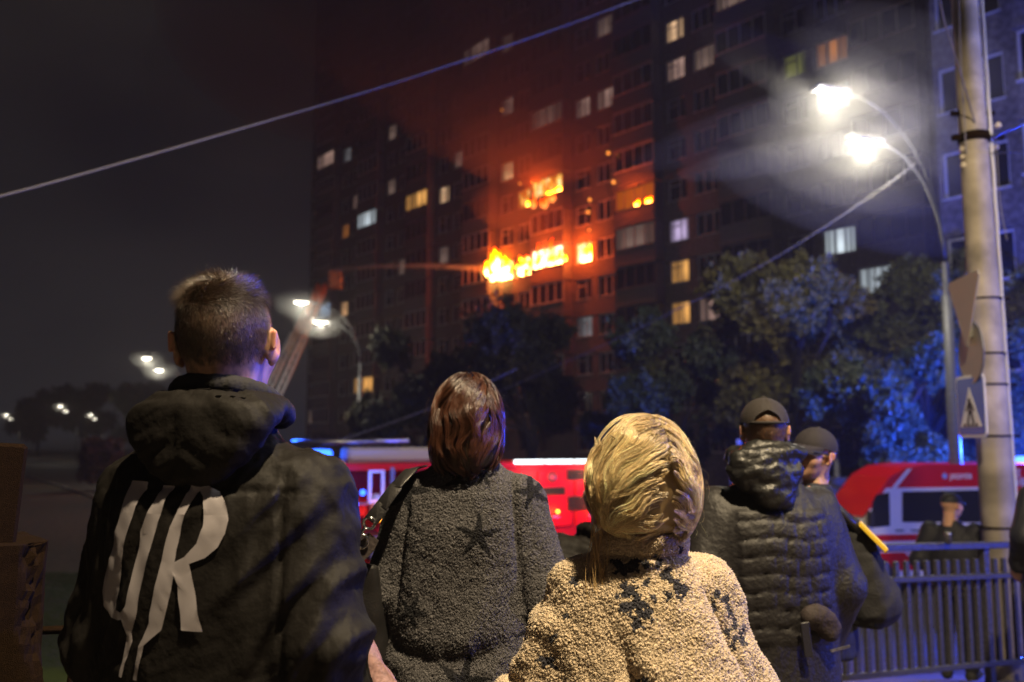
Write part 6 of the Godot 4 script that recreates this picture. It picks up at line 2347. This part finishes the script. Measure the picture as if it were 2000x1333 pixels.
	for i in 34:
		var a0 := r.randf() * 0.5
		var pts := []
		var rad := r.randf_range(0.022, 0.034)
		for k in 15:
			var a := a0 + 0.4 + k * 0.36
			pts.append(hc + Vector3(-0.072 + cos(a) * rad, -0.028 + sin(a) * rad * 1.1, 0.085 + 0.006 * r.randf() - 0.001 * k))
		tube(ex, pts, 0.0008, 4, false)
	for i in 22:
		var pts := []
		var x0 := r.randf_range(-0.1, -0.085)
		var sw := r.randf_range(-0.03, 0.01)
		for k in 12:
			var t := k / 11.0
			pts.append(hc + Vector3(x0 + sw * t + 0.008 * sin(t * 7.0 + i), -0.02 - 0.24 * t, 0.03 + 0.03 * t + 0.008 * cos(t * 6.0 + i)))
		tube(ex, pts, 0.0005, 4, false)
	for i in 8:
		var pts := []
		var a := r.randf_range(-1.9, 1.9)
		var st := hc + Vector3(sin(a) * 0.09, cos(a) * 0.098, r.randf_range(-0.03, 0.05))
		var d0 := Vector3(sin(a) + r.randfn() * 0.6, cos(a) * 0.8 + r.randfn() * 0.3, r.randfn() * 0.5).normalized()
		var d1 := Vector3(r.randfn(), r.randfn(), r.randfn()).normalized()
		var L := r.randf_range(0.012, 0.042)
		for k in 12:
			var t := k / 11.0
			pts.append(st + d0 * L * sin(t * 2.3) + d1 * L * 0.7 * (1.0 - cos(t * 4.5)))
		tube(ex, pts, 0.0002, 3, false)
	part("loose_curls", done(ex), mat(Color(0.5, 0.34, 0.15), 0.36), o)

# ---------- caps
func cap_on(o: Node3D, hx: Transform3D, cloth: Material, strap_gap: bool) -> void:
	var st := smooth()
	var rows := 12
	var segs := 40
	var P := func(i: int, k: int) -> Vector3:
		var t := float(i) / rows
		var a := TAU * k / segs   # 0 is the right, PI / 2 the back
		var el := lerpf(-0.02, PI / 2, t)
		var low := 0.0
		var q := Vector3(cos(a) * cos(el) * 0.088, 0.03 + sin(el) * 0.093, 0.006 + sin(a) * cos(el) * 0.108)
		if strap_gap:
			var da := absf(wrapf(a - PI / 2, -PI, PI))
			low = maxf(0.0, 1.0 - da / 0.62)
			q.y = maxf(q.y, 0.03 + 0.05 * sqrt(low)) if el < 1.0 else q.y
		var seam := absf(fposmod(a / (TAU / 6.0), 1.0) - 0.5)
		return q * (1.0 - 0.022 * smoothstep(0.05, 0.0, seam))
	for i in rows:
		for k in segs:
			quad(st, P.call(i, k + 1), P.call(i, k), P.call(i + 1, k), P.call(i + 1, k + 1))
	var cp := part("cap", done(st), cloth, o)
	cp.transform = hx
	var br := smooth()
	for i in 5:
		for k in 16:
			var V := func(ii: int, kk: int) -> Vector3:
				var u := ii / 5.0
				var a := lerpf(PI + 0.35, TAU - 0.35, kk / 16.0)
				return Vector3(cos(a) * lerpf(0.087, 0.082, u), 0.034 - 0.022 * u * u - 0.02 * pow(cos(a), 2.0) * u, -0.0 + sin(a) * lerpf(0.1, 0.175, u))
			quad(br, V.call(i, k), V.call(i, k + 1), V.call(i + 1, k + 1), V.call(i + 1, k))
			var e := Vector3(0, -0.004, 0)
			quad(br, V.call(i + 1, k) + e, V.call(i + 1, k + 1) + e, V.call(i, k + 1) + e, V.call(i, k) + e)
	part("brim", done(br), cloth, cp)
	var bt := smooth()
	lathe(bt, [[0.009, 0.12], [0.008, 0.125], [0.001, 0.128]], Vector3(0, 0.0, 0.006), 10)
	part("button", done(bt), cloth, cp)
	if strap_gap:
		var sp := smooth()
		var pts := []
		for k in 9:
			var a := PI / 2 + lerpf(-0.72, 0.72, k / 8.0)
			pts.append(Vector3(cos(a) * 0.089, 0.032, 0.006 + sin(a) * 0.109))
		tube(sp, pts, 0.006, 6)
		part("strap", done(sp), cloth, cp)

func short_hair(o: Node3D, hx: Transform3D, n: int, sd: int, c: Color, line := -0.07) -> void:
	var r := RandomNumberGenerator.new()
	r.seed = sd
	var xf := []
	var cols := []
	for i in n:
		var d := Vector3(r.randfn(), r.randfn(), r.randfn()).normalized()
		var p := Vector3(0, 0.022, 0.014) + d * Vector3(0.0765, 0.0905, 0.0985)
		if p.y < line or p.z < -0.03 and p.y < 0.06 or (absf(p.x) > 0.068 and p.z < 0.03 and p.y < 0.02):
			continue
		var nn := (d / Vector3(0.0765, 0.0905, 0.0985)).normalized()
		var dv := (nn * 0.4 + Vector3.DOWN * 0.7 + Vector3(r.randfn(), r.randfn(), r.randfn()) * 0.25).normalized()
		var L := r.randf_range(0.008, 0.016)
		var b := frame_on(nn, dv)
		xf.append(hx * Transform3D(Basis(b.x * 0.001, b.y * L, b.z * 0.03 * L), p))
		var t := r.randf_range(0.6, 1.6)
		cols.append(Color(c.r * t, c.g * t, c.b * t))
	multi("hair", hair_mesh(-0.3), M.hair, xf, cols, o)

# ---------- the man in the cap with the quilted jacket
func capped_man() -> void:
	var o := person("man in a dark cap and quilted hooded jacket seen from behind", 1492, 3.25, 8.0, 0.06)
	var W := [Vector3(-0.27, 1.12, 0.06), Vector3(-0.2, 0.92, -0.12), Vector3(0.255, 1.08, 0.05), Vector3(0.24, 0.86, -0.06)]
	var dk := Color(0.06, 0.032, 0.015)
	var g := make_body(o, {"h": 1.69, "arms": W, "head": [0.03, -0.28, 0.0], "hair": func(p, c): return c.lerp(dk, 0.85 * clampf((p.z + 0.02) * 20.0, 0.0, 1.0) * clampf((p.y + 0.05) * 20.0, 0.0, 1.0)) if absf(p.x) < 0.079 else c})
	var s: float = g.s
	trousers(o, s, M.denim, M.rubber)
	cap_on(o, g.head, bump(tex(mat(Color(0.035, 0.028, 0.027), 0.85), M.fine, 6.0), cloth_bump(0.1), 0.08), true)
	short_hair(o, g.head, 3500, 12, Color(0.16, 0.075, 0.03), -0.04)
	var b := Field.new(Vector3(-0.46, 0.66, -0.3), Vector3(0.46, 1.55, 0.28), 0.0095)
	b.loft([[0.72, 0.235, 0.165, 0.0], [0.9, 0.235, 0.165, 0.0], [1.05, 0.24, 0.165, 0.005], [1.2, 0.24, 0.16, 0.01], [1.29, 0.225, 0.14, 0.01], [1.36, 0.16, 0.105, 0.012], [1.41, 0.1, 0.085, 0.012], [1.44, 0.078, 0.076, 0.008]], 0.03)
	sleeves(b, W, s, Vector3(0.19, 1.35, 0.0), 0.085, 0.08, 0.06, 0.03)
	var wr := func(p: Vector3, n: Vector3) -> Vector3:
		var a := fold(p, Vector3(0.3, 1, 0.1), 0.005, 7.0, 12.0)
		var panel := smoothstep(0.165, 0.15, absf(p.x)) * smoothstep(1.315, 1.3, p.y) * smoothstep(0.86, 0.88, p.y) * smoothstep(0.02, 0.06, p.z)
		if panel > 0.0:
			var wav := p.y + 0.006 * sin(p.x * 30.0) + 0.02 * p.x
			var row := floor(wav / 0.058)
			var dy := absf(fposmod(wav / 0.058, 1.0) - 0.5) * 2.0
			var dx := absf(fposmod(p.x / 0.078 + 0.5 * fposmod(row, 2.0), 1.0) - 0.5) * 2.0
			a = lerpf(a, 0.0105 * (1.0 - pow(dy, 6.0)) * (1.0 - 0.6 * pow(dx, 8.0)) + 0.003 * n1.get_noise_3dv(p * 25.0), panel)
		return p + n * a
	var cj := func(p: Vector3, _n: Vector3) -> Color: return Color(1, 1, 1)
	part("jacket", net_mesh(b.net(wr), cj), M.quilt, o)
	var h := Field.new(Vector3(-0.22, 1.18, -0.14), Vector3(0.22, 1.58, 0.3), 0.0085)
	for k in 14:
		var a0 := lerpf(-0.9, PI + 0.9, k / 14.0)
		var a1 := lerpf(-0.9, PI + 0.9, (k + 1) / 14.0)
		h.cap(Vector3(cos(a0) * 0.095, 1.49 + 0.012 * sin(a0), 0.02 + sin(a0) * 0.1), Vector3(cos(a1) * 0.095, 1.49 + 0.012 * sin(a1), 0.02 + sin(a1) * 0.1), 0.032, 0.032, 0.02)
	h.ell(Vector3(-0.055, 1.45, 0.115), Vector3(0.125, 0.075, 0.055), 0.03)
	h.ell(Vector3(-0.03, 1.42, 0.13), Vector3(0.095, 0.06, 0.045), 0.03)
	h.ell(Vector3(-0.025, 1.37, 0.135), Vector3(0.07, 0.055, 0.036), 0.03)
	h.ell(Vector3(0, 1.55, 0.0), Vector3(0.083, 0.1, 0.083), 0.015, Basis.IDENTITY, true)
	var hd := func(p: Vector3, n: Vector3) -> Vector3:
		var a := fold(p, Vector3(1, 0.15, 0.2), 0.011, 8.0, 15.0)
		a += 0.005 * sin(p.y * 85.0 + 4.0 * n1.get_noise_3dv(p * 8.0))
		return p + n * (a + 0.004 * n1.get_noise_3dv(p * 22.0))
	part("hood", net_mesh(h.net(hd)), M.shiny, o)
	# a brown pouch slung at the small of the back
	var bg := thing("belt_pouch", "brown cloth pouch with a hanging strap on the quilted jacket's back", "pouch", o.position)
	bg.rotation = o.rotation
	var bf := Field.new(Vector3(-0.02, 0.84, 0.08), Vector3(0.26, 1.06, 0.32), 0.008)
	bf.ell(Vector3(0.09, 0.965, 0.18), Vector3(0.06, 0.045, 0.028), 0.015, Basis(Vector3(0, 0, 1), -0.25))
	bf.ell(Vector3(0.13, 0.93, 0.18), Vector3(0.04, 0.045, 0.026), 0.015)
	part("pouch", net_mesh(bf.net(func(p, n): return p + n * 0.007 * n1.get_noise_3dv(p * 16.0))), bump(tex(mat(Color(0.035, 0.022, 0.02), 0.8), M.fine, 4.0), cloth_bump(0.06), 0.2), bg)
	var sp := flat()
	box(sp, Vector3(0.04, 0.9, 0.2), Vector3(0.03, 0.11, 0.008), Basis(Vector3(0, 0, 1), 0.1), 0.002)
	part("strap", done(sp), M.leather, bg)
	var zp := flat()
	box(zp, Vector3(0.15, 0.87, 0.21), Vector3(0.07, 0.008, 0.006), Basis(Vector3(0, 0, 1), 0.2))
	part("zip", done(zp), M.steel, bg)

# ---------- the man with glasses, turned to the left
func man_with_glasses() -> void:
	var o := person("man with glasses and dark cap turned left, wearing a rucksack", 1580, 3.95, 72.0, 0.12)
	var W := [Vector3(-0.24, 1.1, 0.08), Vector3(-0.2, 0.98, -0.14), Vector3(0.24, 1.1, 0.06), Vector3(0.18, 0.97, -0.15)]
	var g := make_body(o, {"h": 1.66, "arms": W, "head": [0.12, 0.9, 0.12], "cell": 0.0045})
	var s: float = g.s
	trousers(o, s, M.denim, M.rubber)
	var hx: Transform3D = g.head
	cap_on(o, hx, bump(tex(mat(Color(0.03, 0.025, 0.035), 0.85), M.fine, 6.0), cloth_bump(0.1), 0.08), false)
	short_hair(o, hx, 2500, 22, Color(0.05, 0.03, 0.02), -0.05)
	var gl := smooth()
	for q in [-1.0, 1.0]:
		var ring := []
		for k in 17:
			ring.append(Vector3(0.031 * q + cos(TAU * k / 16.0) * 0.023, 0.002 + sin(TAU * k / 16.0) * 0.017, -0.106))
		tube(gl, ring, 0.0022, 6, false)
		tube(gl, [Vector3(0.055 * q, 0.006, -0.106), Vector3(0.074 * q, 0.01, -0.09), Vector3(0.081 * q, 0.008, 0.0), Vector3(0.08 * q, -0.006, 0.014)], 0.0025, 6)
	tube(gl, [Vector3(-0.009, 0.006, -0.108), Vector3(0, 0.01, -0.112), Vector3(0.009, 0.006, -0.108)], 0.002, 6)
	var go := part("glasses", done(gl), mat(Color(0.03, 0.04, 0.12), 0.25), o)
	go.transform = hx
	for q in [-1.0, 1.0]:
		var ln := smooth()
		lathe(ln, [[0.001, 0.0], [0.022, 0.0]], Vector3(0.031 * q, 0.002, -0.106), 14, Basis(Vector3.RIGHT, -PI / 2), 1.0, 0.76)
		var lm := mat(Color(0.9, 0.95, 1.0), 0.04)
		lm.transparency = BaseMaterial3D.TRANSPARENCY_ALPHA
		lm.albedo_color.a = 0.12
		part("lens", done(ln), lm, go)
	var b := Field.new(Vector3(-0.44, 0.68, -0.3), Vector3(0.44, 1.52, 0.28), 0.012)
	b.loft([[0.74, 0.22, 0.16, 0.0], [0.95, 0.225, 0.16, 0.0], [1.15, 0.23, 0.155, 0.0], [1.27, 0.215, 0.135, 0.0], [1.34, 0.15, 0.1, 0.005], [1.39, 0.09, 0.08, 0.008], [1.42, 0.075, 0.072, 0.008]], 0.03)
	sleeves(b, W, s, Vector3(0.19, 1.32, 0.0), 0.085, 0.08, 0.06, 0.05)
	part("jacket", net_mesh(b.net(func(p, n): return p + n * (fold(p, Vector3(0.4, 1, 0), 0.009, 7.0, 31.0) + 0.005 * n1.get_noise_3dv(p * 10.0)))), M.navy, o)
	var rk := thing("rucksack", "dark rucksack with a yellow reflective patch behind the man with glasses", "rucksack", o.position)
	rk.rotation = o.rotation
	var rf := Field.new(Vector3(-0.22, 0.78, 0.05), Vector3(0.22, 1.36, 0.46), 0.013)
	rf.loft([[0.86, 0.15, 0.08, 0.2], [0.92, 0.17, 0.1, 0.215], [1.1, 0.165, 0.085, 0.195], [1.22, 0.14, 0.06, 0.17], [1.28, 0.1, 0.04, 0.15]], 0.03, 3.0)
	rf.ell(Vector3(0, 0.95, 0.29), Vector3(0.12, 0.085, 0.05), 0.04)
	part("pack", net_mesh(rf.net(func(p, n): return p + n * (0.007 * n1.get_noise_3dv(p * 10.0) + fold(p, Vector3(1, 0.3, 0), 0.004, 10.0, 3.0)))), M.dark_wool, rk)
	var pt := flat()
	box(pt, Vector3(-0.1, 1.22, 0.235), Vector3(0.16, 0.14, 0.02), Basis(Vector3.RIGHT, -0.75), 0.003)
	part("reflective_patch", done(pt), mat(Color(0.75, 0.5, 0.04), 0.35), rk)
	for q in [-1.0, 1.0]:
		var sp := smooth()
		tube(sp, [Vector3(0.13 * q, 1.24, 0.19), Vector3(0.14 * q, 1.37, 0.06), Vector3(0.145 * q, 1.34, -0.1), Vector3(0.16 * q, 1.12, -0.16), Vector3(0.18 * q, 0.98, 0.16)], 0.018, 8)
		part("strap", done(sp), M.leather, rk)

func officer() -> void:
	var o := person("officer in a dark jacket and cap looking right, before the van", 1852, 9.0, -38.0, 0.0)
	var W := [Vector3(-0.3, 1.1, 0.06), Vector3(-0.17, 0.98, -0.2), Vector3(0.3, 1.1, 0.06), Vector3(0.17, 0.98, -0.2)]
	var g := make_body(o, {"h": 1.76, "arms": W, "head": [0.0, -0.5, 0.0], "cell": 0.007, "hand_cell": 0.008})
	trousers(o, g.s, M.navy, M.rubber)
	cap_on(o, g.head, M.navy, false)
	short_hair(o, g.head, 900, 32, Color(0.05, 0.03, 0.02))
	var b := Field.new(Vector3(-0.46, 0.8, -0.32), Vector3(0.46, 1.58, 0.28), 0.016)
	b.loft([[0.86, 0.22, 0.15, 0.0], [1.0, 0.235, 0.155, 0.0], [1.2, 0.24, 0.155, 0.0], [1.33, 0.22, 0.135, 0.0], [1.41, 0.15, 0.1, 0.0], [1.47, 0.085, 0.08, 0.0], [1.5, 0.078, 0.075, 0.0]], 0.03)
	sleeves(b, W, g.s, Vector3(0.2, 1.38, 0.0), 0.09, 0.085, 0.065, 0.05)
	part("jacket", net_mesh(b.net(func(p, n): return p + n * (fold(p, Vector3(0.4, 1, 0), 0.008, 7.0, 41.0)))), M.navy, o)

func hidden_person() -> void:
	var o := person("person in a dark puffy jacket, mostly hidden behind the blonde woman", 1176, 3.3, 14.0, 0.12)
	var W := [Vector3(-0.3, 1.1, 0.08), Vector3(-0.16, 1.0, -0.16), Vector3(0.26, 1.12, 0.0), Vector3(0.15, 1.0, -0.2)]
	var g := make_body(o, {"h": 1.52, "arms": W, "head": [0.3, 0.1, 0.0], "cell": 0.007, "hand_cell": 0.007, "hair": func(p, c): return Color(0.03, 0.02, 0.015) if p.z > -0.04 and p.y > -0.07 else c})
	short_hair(o, g.head, 3000, 52, Color(0.04, 0.025, 0.018))
	trousers(o, g.s, M.denim, M.rubber)
	var b := Field.new(Vector3(-0.44, 0.6, -0.3), Vector3(0.42, 1.38, 0.28), 0.0105)
	b.loft([[0.66, 0.22, 0.17, 0.0], [0.85, 0.225, 0.17, 0.0], [1.02, 0.22, 0.16, 0.0], [1.14, 0.2, 0.14, 0.0], [1.22, 0.14, 0.1, 0.0], [1.27, 0.09, 0.08, 0.0], [1.3, 0.085, 0.08, 0.0]], 0.03)
	sleeves(b, W, g.s, Vector3(0.185, 1.36, 0.0), 0.1, 0.1, 0.075, 0.05)
	part("jacket", net_mesh(b.net(func(p, n): return p + n * (fold(p, Vector3(1, -0.45, 0.1), 0.012, 9.0, 51.0) + 0.006 * sin(p.y * 75.0 + p.x * 35.0 + 3.0 * n1.get_noise_3dv(p * 6.0))))), M.nylon, o)
	# a pale pink leather tote on the ground-side of the two nearest people
	var tb := thing("tote_bag", "pale pink leather bag hanging low between lettered man and grey coat", "bag", at(716, 1300, 1.95))
	var tf := Field.new(Vector3(-0.14, -0.3, -0.12), Vector3(0.14, 0.2, 0.12), 0.009)
	tf.loft([[-0.26, 0.1, 0.07, 0.0, 0.0], [-0.1, 0.09, 0.05, 0.0, 0.0], [0.03, 0.045, 0.028, 0.0, -0.02], [0.13, 0.014, 0.012, 0.0, -0.035]], 0.02, 2.4)
	part("tote", net_mesh(tf.net(func(p, n): return p + n * (0.006 * n1.get_noise_3dv(p * 12.0)))), bump(tex(mat(Color(0.42, 0.24, 0.22), 0.5), M.fine, 4.0), cloth_bump(0.12), 0.1), tb)

func edge_person() -> void:
	var o := person("person in a dark coat cut off by the right edge of the photo", 2052, 5.9, 20.0, 0.0)
	var W := [Vector3(-0.3, 1.1, 0.02), Vector3(-0.24, 0.9, -0.1), Vector3(0.3, 1.1, 0.02), Vector3(0.24, 0.9, -0.1)]
	var g := make_body(o, {"h": 1.66, "arms": W, "head": [0.2, 0.3, 0.0], "cell": 0.008, "hand_cell": 0.008})
	short_hair(o, g.head, 1500, 62, Color(0.05, 0.03, 0.02))
	trousers(o, g.s, M.navy, M.rubber)
	var b := Field.new(Vector3(-0.44, 0.5, -0.3), Vector3(0.44, 1.5, 0.28), 0.014)
	b.loft([[0.55, 0.22, 0.16, 0.0], [0.9, 0.22, 0.16, 0.0], [1.15, 0.225, 0.155, 0.0], [1.26, 0.205, 0.135, 0.0], [1.33, 0.14, 0.1, 0.0], [1.39, 0.085, 0.08, 0.0]], 0.03)
	sleeves(b, W, g.s, Vector3(0.19, 1.34, 0.0), 0.088, 0.08, 0.06, 0.05)
	part("coat", net_mesh(b.net(func(p, n): return p + n * fold(p, Vector3(0.4, 1, 0), 0.008, 7.0, 61.0))), M.navy, o)
